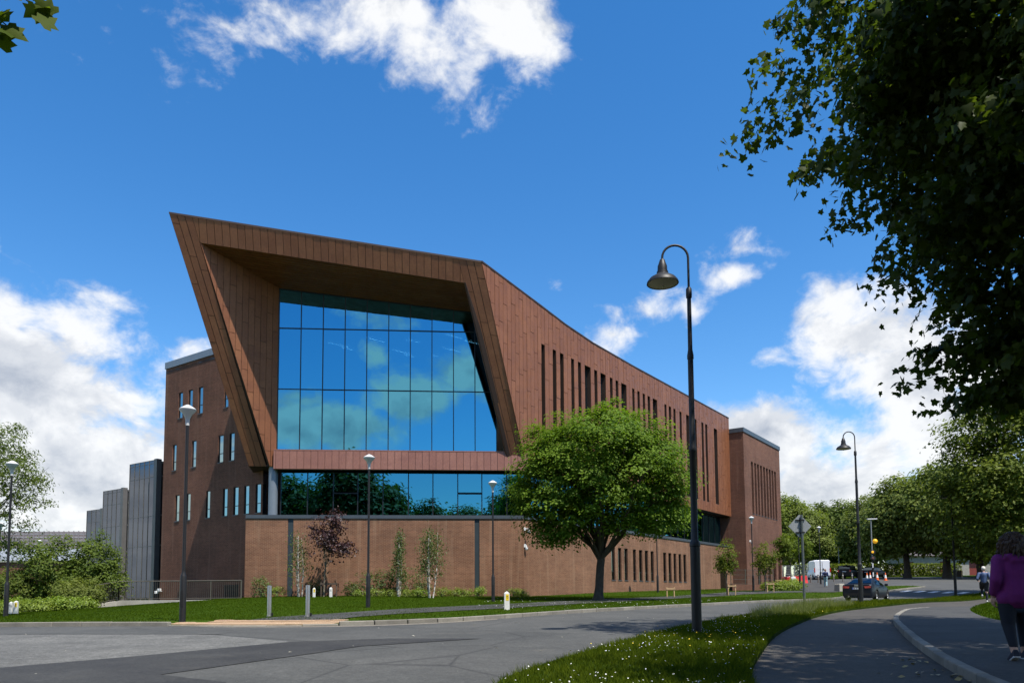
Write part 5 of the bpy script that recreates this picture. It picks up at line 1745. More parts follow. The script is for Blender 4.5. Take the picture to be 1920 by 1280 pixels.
# back of a diamond road sign
x, y = 11.45, 30.1
root = empty('road_sign', (x, y, Z(x, y) + .06), 0, 'back of a diamond road sign on a grey pole in long grass', 'road sign')
mb = MB()
mb.lathe([(0, -.2), (.05, -.2), (.045, 3.62), (0, 3.63)], 12)
mb.build('pole', galv_d, root, smooth=True, world=False)
mb = MB()
s2 = .455
mb.prism([Vector((-.05 + s2 * math.sin(a), .07, 3.18 + s2 * math.cos(a))) for a in (0.06, math.pi / 2, math.pi - .06, math.pi + .06, 3 * math.pi / 2, 2 * math.pi - .06)], Vector((0, .012, 0)))
pl_ = mb.build('sign_plate', galv, root, world=False)
for z in (2.93, 3.42):
    mb = MB()
    mb.box((-.05, .052, z), (.36, .03, .045))
    mb.box((0, .0, z), (.13, .1, .05))
    mb.build('bracket', black_m, root, world=False)

# stainless bollards
for (x, y, lab) in ((-7.55, 23.85, 'stainless steel bollard nearer the kerb lamp, on the path mouth'), (-6.25, 23.45, 'stainless steel bollard on the right of the pair at the path mouth')):
    root = empty('bollard', (x, y, Z(x, y) + .1), label=lab, cat='bollard', group='steel bollards at the path mouth')
    mb = MB()
    mb.lathe([(0, -.2), (.064, -.2), (.064, .93), (.058, .955), (0, .96)], 18)
    mb.build('tube', steel, root, smooth=True, world=False)
    mb = MB()
    mb.lathe([(.064, 0), (.095, 0), (.095, .02), (.066, .03)], 18)
    mb.build('base_ring', steel, root, smooth=True, world=False)
    mb = MB()
    mb.box((.11, -.05, .05), (.05, .05, .12))
    mb.build('lock', black_m, root, world=False)


# hydrant marker posts with a yellow H plate
def marker(x, y, s, label, plate, zoff=.08):
    root = empty('marker_post', (x, y, Z(x, y) + zoff), .12, label, 'marker post', 'white concrete marker posts')
    mb = MB()
    mb.box((0, 0, .25), (.19, .13, .72))
    i = len(mb.v)
    mb.v += [(-.095, -.065, .61), (.095, -.065, .61), (.095, .065, .61), (-.095, .065, .61), (0, -.03, .68), (0, .03, .68)]
    mb.f += [(i, i + 1, i + 4), (i + 1, i + 2, i + 5, i + 4), (i + 2, i + 3, i + 5), (i + 3, i, i + 4, i + 5)]
    mb.m += [0] * 4
    mb.build('post', white_c, root, world=False, bevel=.008)
    if plate:
        mb = MB()
        mb.box((.015, -.068, .46), (.11, .008, .22))
        p_ = mb.build('plate', yellow_m, root, world=False)
        mb = MB()   # the letter H with figures below
        for bx_ in (-.022, .022): mb.box((.015 + bx_, -.0735, .49), (.011, .004, .075))
        mb.box((.015, -.0735, .49), (.034, .0035, .011))
        mb.box((.015, -.0735, .425), (.05, .004, .010))
        mb.build('letter', ink_m, p_, world=False)
    else:
        mb = MB()
        for r_ in range(3):
            for c in range(4 if r_ else 3): mb.box((-.045 + c * .03, -.0665, .50 - r_ * .05), (.018, .004, .026))
        mb.build('lettering', mat('grey_ink', (.12, .12, .12), .7), root, world=False)
    root.scale = (s, s, s)
    return root
marker(-.2, 27.3, .98, 'white concrete post with a yellow H plate on the kerb lawn', True)
marker(-11.55, 44.7, .82, 'small white post with a yellow plate beside the purple sapling', True)
marker(-10.55, 44.6, .86, 'white lettered stone inside the sapling frame', False)
marker(-22.75, 35.2, .9, 'white post with a dab of yellow, right one of the pair by the shrubs', True)
marker(-22.98, 35.2, .84, 'plain white lettered post, left one of the pair by the shrubs', False)

# timber frames beside young trees
def tree_frame(x, y, w, h, m_, label, rz=0.):
    root = empty('tree_stake_frame', (x, y, Z(x, y) + .08), rz, label, 'tree stake', 'timber stake frames on the lawn')
    for sx in (-1, 1):
        mb = MB()
        mb.lathe([(0, -.3), (.035, -.3), (.035, h), (.03, h + .01), (0, h + .01)], 8, (sx * w / 2, 0, 0))
        mb.build('stake', m_, root, smooth=True, world=False)
    mb = MB()
    mb.box((0, -.045, h - .08), (w + .1, .025, .10))
    mb.build('cross_rail', m_, root, world=False)
tree_frame(-10.75, 44.9, .9, .85, timber_d, 'dark timber frame guarding the purple sapling')
tree_frame(9.9, 48.0, .45, .62, stake_m, 'low pale timber frame standing alone right of the big sycamore')
tree_frame(15.25, 53.3, .5, .75, stake_m, 'low pale timber frame at the nearest young lime')
tree_frame(20.1, 59.7, .5, .75, stake_m, 'low pale timber frame at the young lime by the low wall')
tree_frame(25.9, 74.6, .6, .8, stake_m, 'low pale timber frame at the far tower corner')

# ramp, its pale wall and the railing left of the podium
rb = empty('ramp', (-22.9, 45.0, -.6), label='pale concrete ramp wall under the bronze railing', cat='ramp')
mb = MB()
mb.prism([Vector((-23.1, 44.8, -1.3)), Vector((-16.4, 44.95, -1.3)), Vector((-16.4, 44.95, -.16)), Vector((-22.9, 44.8, -.16)), Vector((-23.1, 44.8, -.2))], Vector((0, .28, 0)))
mb.prism([Vector((-23.1, 44.8, -1.3)), Vector((-23.75, 43.6, -1.3)), Vector((-23.75, 43.6, -.42)), Vector((-23.1, 44.8, -.2))], Vector((-.22, .1, 0)))
mb.build('ramp_wall', conc, rb)
mb = MB()
mb.prism([Vector((-23.0, 45.0, -.24)), Vector((-16.3, 45.2, -.24)), Vector((-16.3, 49, -.24)), Vector((-23.0, 50, -.24))], Vector((0, 0, -.3)))
mb.build('ramp_deck', conc, rb)
rr_ = empty('railing', (-23.0, 44.9, -.16), label='bronze bar railing along the ramp left of the podium', cat='railing')
line = [Vector((-23.75, 43.65, -.42)), Vector((-23.05, 44.92, -.18)), Vector((-15.9, 45.0, -.16))]
mbt = MB()
mbb = MB()
mbt.tube([p + UP * 1.12 for p in line], .03, 8)
mbb.tube([p + UP * .1 for p in line], .018, 6)
mbt.build('top_rail', rail_m, rr_, smooth=True)
mbb.build('bottom_rail', rail_m, rr_, smooth=True)
bal = None
for a, b in zip(line, line[1:]):
    L = (b - a).length
    n = int(L / .115)
    for i in range(n):
        p = a.lerp(b, (i + .5) / n)
        if bal is None:
            mb = MB()
            mb.tube([(0, 0, .1), (0, 0, 1.1)], .0085, 5)
            o = mb.build('baluster', rail_m, rr_, world=False)
            bal = o.data
        else:
            o = bpy.data.objects.new('baluster', bal)
            COL.objects.link(o)
            o.parent = rr_
        o.location = p - rr_.location
    m_ = max(1, int(L / 1.75))
    for i in range(m_ + 1):
        p = a.lerp(b, i / m_)
        mb = MB()
        mb.box(tuple(p + UP * .5), (.06, .03, 1.25))
        mb.build('post', rail_m, rr_)
# louvred vent and flood light on the wing
mb = MB()
for i in range(10):
    z = -.05 + i * .085
    mb.prism([W0 + dL * 2.9 + UP * z + nL * .02, W0 + dL * 4.4 + UP * z + nL * .02, W0 + dL * 4.4 + UP * (z + .06) + nL * .05, W0 + dL * 2.9 + UP * (z + .06) + nL * .05], -nL * .05)
mb.build('louvre', mat('vent_blue', (.035, .05, .065), .5, .2), wing_o)
p = W0 + dL * 11.8 + UP * .42
root = empty('flood_light', tuple(p), label='small white twin flood light at the base of the brick wing', cat='light')
mb = MB()
mb.tube([p, p + nL * .25], .025, 8)
mb.build('arm', white_m, root)
for k_ in (-1, 1):
    mb = MB()
    c = p + nL * .3 + dL * .17 * k_ + UP * (.1 if k_ < 0 else -.06)
    mb.box(tuple(c), (.26, .2, .2), Matrix.Rotation(.4 * k_, 3, 'Z'))
    mb.build('lamp', white_m, root, bevel=.02)

# low brick wall with wire fence near the tower
lw0, lw1 = Vector((18.2, 63.4, .05)), Vector((22.7, 66.3, .2))
root = empty('low_wall', tuple(lw0), label='low brick wall by the tower with a wire fence on top', cat='wall')
dv = (lw1 - lw0); dv.z = 0; L = dv.length; dv.normalize()
nv = Vector((dv.y, -dv.x, 0))
mb = MB()
for off_, e_ in ((0, nv), (-.3, -nv)):
    wall_holes(mb, Vector((lw0.x, lw0.y, 0)) + nv * off_, dv, UP, e_, 0, L, -.6, .78, [])
wall_holes(mb, Vector((lw1.x, lw1.y, 0)), -nv, UP, dv, 0, .3, -.6, .78, [])
mb.face([Vector((lw0.x, lw0.y, .78)), Vector((lw1.x, lw1.y, .78)), Vector((lw1.x, lw1.y, .78)) - nv * .3, Vector((lw0.x, lw0.y, .78)) - nv * .3], [(0, 0), (L, 0), (L, .3), (0, .3)])
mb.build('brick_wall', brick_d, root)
wire = mat('fence_wire', (.10, .11, .09), .5, .4)
mb = MB()
f0 = Vector((lw0.x, lw0.y, .78)) - nv * .15
for i in range(int(L / .11)):
    p = f0 + dv * (i * .11)
    mb.tube([p, p + UP * 1.25], .006, 4, cap=False)
for z in (.05, .42, .8, 1.22): mb.tube([f0 + UP * z, f0 + dv * L + UP * z], .009, 4)
mb.build('wire_mesh', wire, root)
for i in range(4):
    mb = MB()
    mb.tube([f0 + dv * (L * i / 3), f0 + dv * (L * i / 3) + UP * 1.28], .03, 6)
    mb.build('post', wire, root)

# forecourt: concrete block, bollards, cones, barriers, fence panels
x, y = 26.6, 62.3
mb = MB()
mb.box((x, y, Z(x, y) + .36), (.62, .62, .6), Matrix.Rotation(.35, 3, 'Z'), taper=.94)
mb.box((x, y, Z(x, y) + .68), (.5, .5, .06), Matrix.Rotation(.35, 3, 'Z'))
o = mb.build('concrete_block', conc, None, org=(x, y, Z(x, y) + .1), bevel=.03)
tag(o, 'grey concrete block on the path just behind the saloon car', 'block')
post_m = mat('timber_bollard', (.14, .12, .10), .8, var=.2, coord='obj')
first = None
for i, (px, Y) in enumerate(((1519, 86), (1533, 86), (1562, 87), (1579, 87), (1596.5, 88))):
    x, y = at_px(px, Y)
    if first is None:
        root = empty('wooden_bollard', (0, 0, 0), cat='bollard', group='low bollards across the forecourt')
        mb = MB()
        mb.lathe([(0, -.2), (.07, -.2), (.07, .78), (.055, .82), (.07, .84), (.06, .92), (0, .94)], 10)
        mb.build('shaft', post_m, root, smooth=True, world=False)
        mb = MB()
        mb.lathe([(.072, .66), (.075, .67), (.075, .73), (.072, .74)], 10)
        mb.build('reflective_band', white_c, root, world=False)
        first = root
        o = root
    else: o = copy_tree(first)
    o.location = (x, y, Z(x, y) + .1)
    o['label'] = 'low dark bollard before the parked vehicles, %s from the brick tower' % ('first', 'second', 'third', 'fourth', 'fifth')[i]
orange_m = mat('cone_orange', (.75, .14, .03), .5, var=.06, coord='obj')
cone_w = mat('cone_white', (.78, .76, .72), .5, var=.04, coord='obj')
first = None
for i, (px, Y) in enumerate(((1624.5, 91), (1630.5, 93), (1643.5, 93), (1659, 90))):
    x, y = at_px(px, Y)
    if first is None:
        root = empty('traffic_cone', (0, 0, 0), cat='traffic cone', group='traffic cones on the far kerb')
        mb = MB()
        mb.box((0, 0, .02), (.46, .46, .04))
        mb.build('base', orange_m, root, world=False)
        mb = MB()
        mb.lathe([(.17, .04), (.135, .3)], 14)
        mb.lathe([(.08, .66), (.04, .94), (0, .95)], 14)
        mb.build('cone', orange_m, root, smooth=True, world=False)
        mb = MB()
        mb.lathe([(.136, .3), (.082, .66)], 14)
        mb.build('reflective_sleeve', cone_w, root, smooth=True, world=False)
        first = root
        o = root
    else: o = copy_tree(first)
    o.location = (x, y, Z(x, y) + .02)
    o['label'] = ('orange and white traffic cone half behind the gooseneck pole', 'orange and white cone, second from the gooseneck pole', 'orange and white cone at the foot of the beacon pole', 'orange and white cone standing apart, farthest right')[i]
red_m = mat('barrier_red', (.55, .03, .03), .45, var=.06, coord='obj')
wht_m = mat('barrier_white', (.72, .72, .72), .45, var=.06, coord='obj')
for i, (px, Y, m_, lab) in enumerate(((1474, 84, red_m, 'red plastic barrier against the tower corner'), (1483, 84.5, wht_m, 'white plastic barrier between red ones'), (1494, 85, red_m, 'red plastic barrier behind the sign pole'), (1506, 86, red_m, 'red plastic barrier next to the white van'))):
    x, y = at_px(px, Y)
    root = empty('plastic_barrier', (x, y, Z(x, y) + .1), .2 * (i - 1), lab, 'barrier', 'plastic barriers beside the van')
    mb = MB()
    mb.prism([(-.45, -.2, 0), (-.45, .2, 0), (-.45, .08, .35), (-.45, .06, .8), (-.45, -.06, .8), (-.45, -.08, .35)], (.9, 0, 0))
    mb.build('body', m_, root, world=False, bevel=.02)
    mb = MB()
    for sx in (-.25, .25): mb.box((sx, 0, .84), (.12, .08, .08))
    mb.build('lug', m_, root, world=False)
for i, (pa, pb, Y) in enumerate(((1466, 1489, 88), (1489.5, 1513, 90))):
    (xa, ya), (xb, yb) = at_px(pa, Y), at_px(pb, Y + 1)
    root = empty('fence_panel', (xa, ya, Z(xa, ya) + .1), label='grey wire fence panel, ' + ('next to the tower' if i == 0 else 'next to the van'), cat='fence', group='temporary fence panels')
    a, b = Vector((xa, ya, Z(xa, ya) + .1)), Vector((xb, yb, Z(xb, yb) + .1))
    mb = MB()
    for p in (a, b): mb.tube([p, p + UP * 2.0], .03, 6)
    for z in (.1, 1.0, 1.98): mb.tube([a + UP * z, b + UP * z], .025, 6)
    mb.build('frame', galv, root)
    mb = MB()
    n = 16
    for k_ in range(1, n): mb.tube([a.lerp(b, k_ / n), a.lerp(b, k_ / n) + UP * 1.95], .012, 4)
    for k_ in range(1, 10): mb.tube([a + UP * (.2 * k_), b + UP * (.2 * k_)], .010, 4)
    mb.build('wire_mesh', galv, root)

# beacon pole with street light, amber globe and signal heads
x, y = at_px(1636, 94)
root = empty('beacon_pole', (x, y, Z(x, y) + .05), label='grey beacon pole with amber globe and flat street light head', cat='street lamp')
mb = MB()
mb.lathe([(.07, 2.6), (.06, 7.4), (0, 7.42)], 10)
mb.build('pole', galv, root, smooth=True, world=False)
for i in range(5):
    mb = MB()
    mb.lathe([(.075, -.2 + .56 * i if i else -.3), (.075, .36 + .56 * i)], 10)
    mb.build('band', wht_m if i % 2 else black_m, root, smooth=True, world=False)
mb = MB()
mb.prism([(-.45, -.14, 7.38), (.75, -.14, 7.40), (.75, .14, 7.40), (-.45, .14, 7.38)], (0, 0, .14))
mb.build('light_head', lampw, root, world=False, bevel=.04)
amber = mat('amber_globe', (.85, .42, .02), .35, var=.05, coord='obj', emit=.25)
mb = MB()
mb.lathe([(.29 * math.sin(math.pi * i / 12), 4.72 - .29 * math.cos(math.pi * i / 12)) for i in range(13)], 18, (.42, 0, 0))
gl_ = mb.build('globe', amber, root, smooth=True, world=False)
mb = MB()
mb.tube([(0, 0, 4.35), (.42, 0, 4.38)], .03, 6)
mb.build('bracket', black_m, gl_, world=False)
for z, m_ in ((3.38, amber), (2.62, mat('dull_lens', (.10, .05, .04), .3))):
    mb = MB()
    mb.lathe([(.0, -.12), (.30, -.12), (.31, .0), (.26, .10), (0, .12)], 18)
    mb.xf(Matrix.Translation((.08, -.05, z)) @ Matrix.Rotation(R(90), 4, 'X'))
    s_ = mb.build('signal_head', black_m, root, smooth=True, world=False)
    mb = MB()
    mb.lathe([(0, .03), (.12, .02), (.16, 0)], 14)
    mb.xf(Matrix.Translation((-.03, -.19, z)) @ Matrix.Rotation(R(90), 4, 'X'))
    mb.build('lens', m_, s_, smooth=True, world=False)
# a plain far street light
x, y = at_px(1573, 118)
root = empty('street_light', (x, y, Z(x, y)), label='thin grey street light with a flat T head above the off-roader', cat='street lamp')
mb = MB()
mb.lathe([(.07, -.2), (.05, 4.6), (0, 4.62)], 8)
mb.build('pole', galv, root, smooth=True, world=False)
mb = MB()
mb.box((0, 0, 4.66), (1.1, .3, .1))
mb.build('light_head', galv, root, world=False, bevel=.03)
# slatted litter bin by the far road
x, y = at_px(1796, 97.5)
root = empty('litter_bin', (x, y, Z(x, y) + .1), label='small timber-slatted litter bin on the far grass edge', cat='litter bin')
mb = MB()
mb.box((0, 0, .4), (.62, .62, .8))
mb.build('liner', black_m, root, world=False)
for i in range(7):
    mb = MB()
    mb.box((-.3 + i * .1, -.33, .42), (.075, .03, .84))
    mb.build('slat', stake_m if i > 4 else timber_d, root, world=False)
# stone cottage row behind the trees at the right
stone = mat('pale_stone', (.30, .28, .25), .9, var=.2, vscale=3)
redd = mat('red_door', (.20, .035, .025), .5, var=.1)
root = empty('stone_building', (70, 125, Z(70, 125)), label='low pale stone building with red doors behind the trees on the right', cat='building')
b0 = Vector((62, 127, 0)); z0 = Z(70, 125)
mb = MB()
ex = Vector((1, -.12, 0)).normalized()
en_ = Vector((-.12, -1, 0)).normalized()
hol = [(u, u + 1.4, z0 - .2, z0 + 2.4) for u in (3, 8.5, 13, 19, 24)]
wall_holes(mb, b0, ex, UP, en_, 0, 30, z0 - 1, z0 + 3.4, hol, .25)
mb.build('wall', stone, root)
for h in hol:
    mb = MB()
    mb.prism([b0 + ex * h[0] + UP * h[2] - en_ * .2, b0 + ex * h[1] + UP * h[2] - en_ * .2, b0 + ex * h[1] + UP * h[3] - en_ * .2, b0 + ex * h[0] + UP * h[3] - en_ * .2], -en_ * .05)
    mb.build('door', redd, root)
mb = MB()
mb.prism([b0 + UP * (z0 + 3.35) + en_ * .5, b0 + UP * (z0 + 5.6) - en_ * 4, b0 + UP * (z0 + 3.35) - en_ * 8], ex * 30)
mb.build('roof', roof_d, root)

# ------------------------------------------------------------------ vehicles
tyre_m = mat('tyre', (.012, .012, .012), .85, var=.1, coord='obj')
alloy = mat('alloy', (.32, .32, .33), .35, .8, var=.05, coord='obj')
carglass = glass_mat('car_glass', (.15, .18, .20), (.05, .06, .07), .5, .02)
tail_m = mat('tail_lamp', (.42, .012, .012), .25, var=.05, coord='obj', coat=.5)
plate_m = mat('number_plate', (.70, .70, .66), .5, var=.03, coord='obj')
chrome = mat('chrome', (.6, .6, .6), .15, .9, var=.02, coord='obj')


def paint(name, c): return mat(name, c, .4, .0, .12, var=.03, coord='obj', coat=.06)


def interp(tab, x):
    xs = [t[0] for t in tab]
    return [float(np.interp(x, xs, [t[k_] for t in tab])) for k_ in range(1, len(tab[0]))]


def vehicle(name, label, x, y, az, L, Wd, shoulder, roof, body, wheel_r, axles, group, zb=.02, ground=.2, plate_text=True, tail_z=(.78, .92), tail_w=.30, glass_rear=True, panel_van=False):
    """lofted car body: shoulder table (y, z, halfwidth), roof table (y, z, halfwidth); y runs from tail 0 to nose L.
    local frame: +y forward, x right, z up"""
    root = empty(name, (x, y, Z(x, y) + zb), -az, label, 'van' if panel_van else 'car', group)
    y0_ = -L / 2
    # --- lower body
    mb = MB()
    ys = sorted({*np.linspace(0, L, 33).tolist(), *[t[0] for t in shoulder]})
    rings = []
    for yy in ys:
        zs_, hw = interp(shoulder, yy)
        # wheel arches: raise the sill near each axle
        zl = ground
        for ax in axles:
            d = abs(yy - ax)
            if d < wheel_r * 1.22: zl = max(zl, math.sqrt((wheel_r * 1.22) ** 2 - d * d) + wheel_r - .03)
        zl = min(zl, zs_ - .12)
        zm = zl + (zs_ - zl) * .45
        prof = [(hw * .90, zl), (hw, max(zl + .03, ground + .16)), (hw * 1.0, zm), (hw * .985, zs_ - .10), (hw * .93, zs_ - .015), (hw * .80, zs_ + .015), (0, zs_ + .03)]
        i = len(mb.v)
        mb.v += [(px, y0_ + yy, pz) for px, pz in prof] + [(-px, y0_ + yy, pz) for px, pz in prof[-2::-1]]
        rings.append((i, 2 * len(prof) - 1))
    for (a, n), (b, _) in zip(rings, rings[1:]):
        for j in range(n - 1):
            mb.f.append((a + j, a + j + 1, b + j + 1, b + j))
            mb.m.append(0)
    for (a, n), rev in ((rings[0], 0), (rings[-1], 1)):
        f_ = list(range(a, a + n))
        mb.f.append(tuple(f_ if rev else f_[::-1]))
        mb.m.append(0)
    bo = mb.build('body', body, root, smooth=True, world=False)
    mb = MB()
    mb.box((0, 0, ground + .06), (Wd * .84, L * .9, .16))
    mb.build('underbody', tyre_m, bo, world=False)
    # --- greenhouse: pillars and roof in paint, panes proud
    g0, g1 = roof[0][0], roof[-1][0]
    gy = [t[0] for t in roof]
    mb = MB()
    rr = []
    for (yy, zr, hr) in roof:
        zs_, hw = interp(shoulder, yy)
        hb = hw * .90
        zb_ = zs_ - .01
        if zr - zb_ < .06: prof = [(hb, zb_), (hb * .98, zr), (hb * .9, zr + .01), (0, zr + .015)]
        else: prof = [(hb, zb_), (hr + .02, zr - .10), (hr * .90, zr - .02), (0, zr)]
        i = len(mb.v)
        mb.v += [(px, y0_ + yy, pz) for px, pz in prof] + [(-px, y0_ + yy, pz) for px, pz in prof[-2::-1]]
        rr.append((i, 2 * len(prof) - 1))
    for (a, n), (b, _) in zip(rr, rr[1:]):
        for j in range(n - 1):
            mb.f.append((a + j, a + j + 1, b + j + 1, b + j))
            mb.m.append(0)
    for (a, n), rev in ((rr[0], 0), (rr[-1], 1)):
        f_ = list(range(a, a + n))
        mb.f.append(tuple(f_ if rev else f_[::-1]))
        mb.m.append(0)
    ro = mb.build('roof', body, root, smooth=True, world=False)
    def pane(name_, p):
        m2 = MB()
        nrm = (Vector(p[1]) - Vector(p[0])).cross(Vector(p[2]) - Vector(p[0])).normalized()
        m2.prism([Vector(q) + nrm * .012 for q in p], nrm * .01)
        return m2.build(name_, carglass, ro, world=False)
    def edge(yy, t, sx, inset=0.):
        """point on the glass side at station yy, height fraction t"""
        zr, hr = interp(roof, yy)
        zs_, hw = interp(shoulder, yy)
        zt = zr - .10
        return (sx * ((hw * .90) * (1 - t) + (hr + .02) * t), y0_ + yy, (zs_ - .01) * (1 - t) + zt * t)
    # side windows
    side_spans = roof_spans[name]
    for sx in (1, -1):
        for (a0, a1, b1, b0) in side_spans:
            q = [edge(a0, .12, sx), edge(a1, .12, sx), edge(b1, .93, sx), edge(b0, .93, sx)]
            pane('side_window', q if sx > 0 else q[::-1])
    # rear and front screens
    if glass_rear:
        (ya, za, ha), (yb, zb_, hb_) = roof[0], roof[1]
        q = [(-ha * .84, y0_ + ya + .04, za + .03), (ha * .84, y0_ + ya + .04, za + .03), (hb_ * .82, y0_ + yb - .03, zb_ - .05), (-hb_ * .82, y0_ + yb - .03, zb_ - .05)]
        if panel_van: q = None
        if q: pane('rear_window', q)
    (ya, za, ha), (yb, zb_, hb_) = roof[-1], roof[-2]
    q = [(ha * .86, y0_ + ya - .05, za + .03), (-ha * .86, y0_ + ya - .05, za + .03), (-hb_ * .84, y0_ + yb + .04, zb_ - .04), (hb_ * .84, y0_ + yb + .04, zb_ - .04)]
    pane('windscreen', q)
    # --- wheels
    for ax in axles:
        for sx in (1, -1):
            m2 = MB()
            m2.lathe([(wheel_r * .62, -.1), (wheel_r * .93, -.11), (wheel_r, -.07), (wheel_r, .07), (wheel_r * .93, .11), (wheel_r * .62, .1)], 22)
            M4 = Matrix.Translation((sx * (Wd / 2 - .115), y0_ + ax, wheel_r)) @ Matrix.Rotation(R(90), 4, 'Y')
            m2.xf(M4)
            w_ = m2.build('wheel', tyre_m, root, smooth=True, world=False)
            m2 = MB()
            m2.lathe([(wheel_r * .64, .03), (wheel_r * .60, .08), (wheel_r * .56, .07), (wheel_r * .5, .02)], 20)
            for s5 in range(5):
                a = 2 * math.pi * s5 / 5
                m2.box((math.cos(a) * wheel_r * .32, math.sin(a) * wheel_r * .32, .06), (wheel_r * .6, .07, .03), Matrix.Rotation(a, 3, 'Z'))
            m2.lathe([(0, .09), (.06, .085), (.07, .05)], 12)
            if sx < 0: m2.xf(Matrix.Rotation(math.pi, 4, 'X'))
            m2.xf(M4)
            m2.build('rim', alloy, w_, world=False)
    # --- tail: lamps, plate, bumper line, exhausts
    zs0, hw0 = interp(shoulder, .0)
    for sx in (1, -1):
        m2 = MB()
        zc = (tail_z[0] + tail_z[1]) / 2
        if panel_van: m2.box((sx * (hw0 - .04), y0_ + .02, zc), (.14, .10, tail_z[1] - tail_z[0]))
        else:
            m2.prism([(sx * (hw0 * .96), y0_ - .015, tail_z[0] + .02), (sx * (hw0 * .96 - tail_w), y0_ - .022, tail_z[0]), (sx * (hw0 * .96 - tail_w - .05), y0_ - .022, tail_z[1] - .02), (sx * (hw0 * .94), y0_ - .015, tail_z[1])], (0, .12, 0))
            m2.box((sx * (hw0 * .985), y0_ + .12, zc + .01), (.03, .26, (tail_z[1] - tail_z[0]) * .8))
        m2.build('tail_lamp', tail_m, root, world=False)
    m2 = MB()
    zp = (tail_z[0] + tail_z[1]) / 2 - (.08 if not panel_van else .25)
    m2.box((0, y0_ - .03, zp), (.52, .015, .115))
    p_ = m2.build('number_plate', plate_m, root, world=False)
    m2 = MB()
    for i in range(8):
        if i in (2, 5): continue
        m2.box((-.17 + i * .05, y0_ - .04, zp), (.026, .006, .065))
    m2.build('lettering', ink_m, p_, world=False)
    m2 = MB()
    m2.box((-.235, y0_ - .04, zp), (.045, .006, .11))
    m2.build('country_band', mat('plate_blue', (.02, .08, .40), .5), p_, world=False)
    # mirrors and door handles
    for sx in (1, -1):
        ym = roof[-1][0] - .42
        zs_, hw = interp(shoulder, ym)
        m2 = MB()
        m2.box((sx * (hw + .07), y0_ + ym, zs_ + .07), (.20, .10, .14))
        m2.build('wing_mirror', body, root, world=False, bevel=.03)
        for yd in door_y[name]:
            zs_, hw = interp(shoulder, yd)
            m2 = MB()
            m2.box((sx * (hw * .985 + .01), y0_ + yd, zs_ - .12), (.03, .20, .03))
            m2.build('door_handle', body, root, world=False)
    return root


roof_spans = {'saloon_car': [(1.30, 2.18, 2.15, 1.42), (2.24, 3.18, 2.62, 2.21)],
              'offroad_car': [(.22, 1.10, 1.10, .34), (1.18, 2.08, 2.08, 1.18), (2.15, 3.05, 2.75, 2.15)],
              'hatchback_car': [(.55, 1.45, 1.45, .8), (1.52, 2.75, 2.3, 1.52)],
              'panel_van': [(4.05, 4.75, 4.4, 4.05)]}
door_y = {'saloon_car': (1.75, 2.75), 'offroad_car': (1.5, 2.4), 'hatchback_car': (2.0,), 'panel_van': (4.0,)}
black_p = paint('paint_black', (.010, .011, .014))
dark_p = paint('paint_dark', (.012, .013, .013))
navy_p = paint('paint_navy', (.010, .013, .020))
white_p = paint('paint_white', (.72, .73, .75))
saloon_sh = [(0, .98, .80), (.06, 1.02, .86), (.5, 1.03, .90), (1.2, .98, .915), (2.3, .95, .915), (3.3, .93, .91), (3.9, .86, .90), (4.45, .74, .82), (4.68, .60, .68)]
saloon_rf = [(.62, 1.05, .80), (1.42, 1.38, .60), (1.75, 1.43, .60), (2.3, 1.44, .61), (2.72, 1.36, .60), (3.52, .94, .76)]
sal = vehicle('saloon_car', 'dark saloon car seen from behind driving along the road', 22.6, 48.9, R(38.5), 4.68, 1.83, saloon_sh, saloon_rf, navy_p, .325, (1.02, 3.82), None)
# four-ring style boot emblem and model letters, as bright trim
m2 = MB()
for i in range(4):
    cxx = -.10 + i * .067
    m2.tube([(cxx + .042 * math.cos(t), -2.36, .955 + .042 * math.sin(t)) for t in [2 * math.pi * q / 14 for q in range(15)]], .007, 5)
m2.build('boot_emblem', chrome, sal, world=False)
m2 = MB()
for i in range(2): m2.lathe([(.045, -.02), (.045, .10), (.038, .10)], 12)
m2.build('exhaust', chrome, sal, world=False).location = (-.5, -2.36, .24)
m2 = MB()
m2.box((0, -2.345, .42), (1.5, .03, .16))
m2.build('bumper_trim', tyre_m, sal, world=False)
off_sh = [(0, 1.02, .86), (.1, 1.05, .90), (2.5, 1.05, .91), (3.4, 1.04, .90), (4.3, .98, .88), (4.55, .75, .80)]
off_rf = [(.06, 1.10, .86), (.16, 1.72, .74), (1.2, 1.77, .74), (2.7, 1.75, .73), (3.4, 1.08, .82)]
x, y = at_px(1590, 104.5)
vehicle('offroad_car', 'boxy black off-road car parked behind the bollards', x, y, R(37), 4.55, 1.9, off_sh, off_rf, black_p, .38, (.95, 3.65), 'dark cars parked by the hedge', ground=.32, tail_z=(.85, 1.1), tail_w=.12)
hat_sh = [(0, .92, .78), (.1, .96, .84), (2.0, .95, .87), (3.0, .92, .86), (3.7, .82, .82), (4.0, .62, .70)]
hat_rf = [(.18, 1.0, .80), (.6, 1.40, .66), (1.4, 1.47, .66), (2.3, 1.42, .64), (3.1, .94, .76)]
x, y = at_px(1637, 106)
vehicle('hatchback_car', 'dark low car parked behind the beacon pole and cones', x, y, R(52), 4.0, 1.75, hat_sh, hat_rf, dark_p, .31, (.75, 3.2), 'dark cars parked by the hedge')
van_sh = [(0, 1.25, .98), (.1, 1.28, 1.0), (4.0, 1.28, 1.0), (4.7, 1.2, .98), (5.35, 1.02, .9), (5.5, .8, .8)]
van_rf = [(.0, 1.27, 1.09), (.03, 2.42, .92), (.25, 2.5, .92), (3.6, 2.5, .92), (4.2, 2.36, .88), (5.05, 1.24, .9)]
x, y = at_px(1533, 100)
van = vehicle('panel_van', 'white high-roof panel van parked with its rear doors towards us', x, y, R(10.5), 5.5, 2.02, van_sh, van_rf, white_p, .34, (1.0, 4.4), None, ground=.3, tail_z=(.95, 1.45), panel_van=True)
m2 = MB()
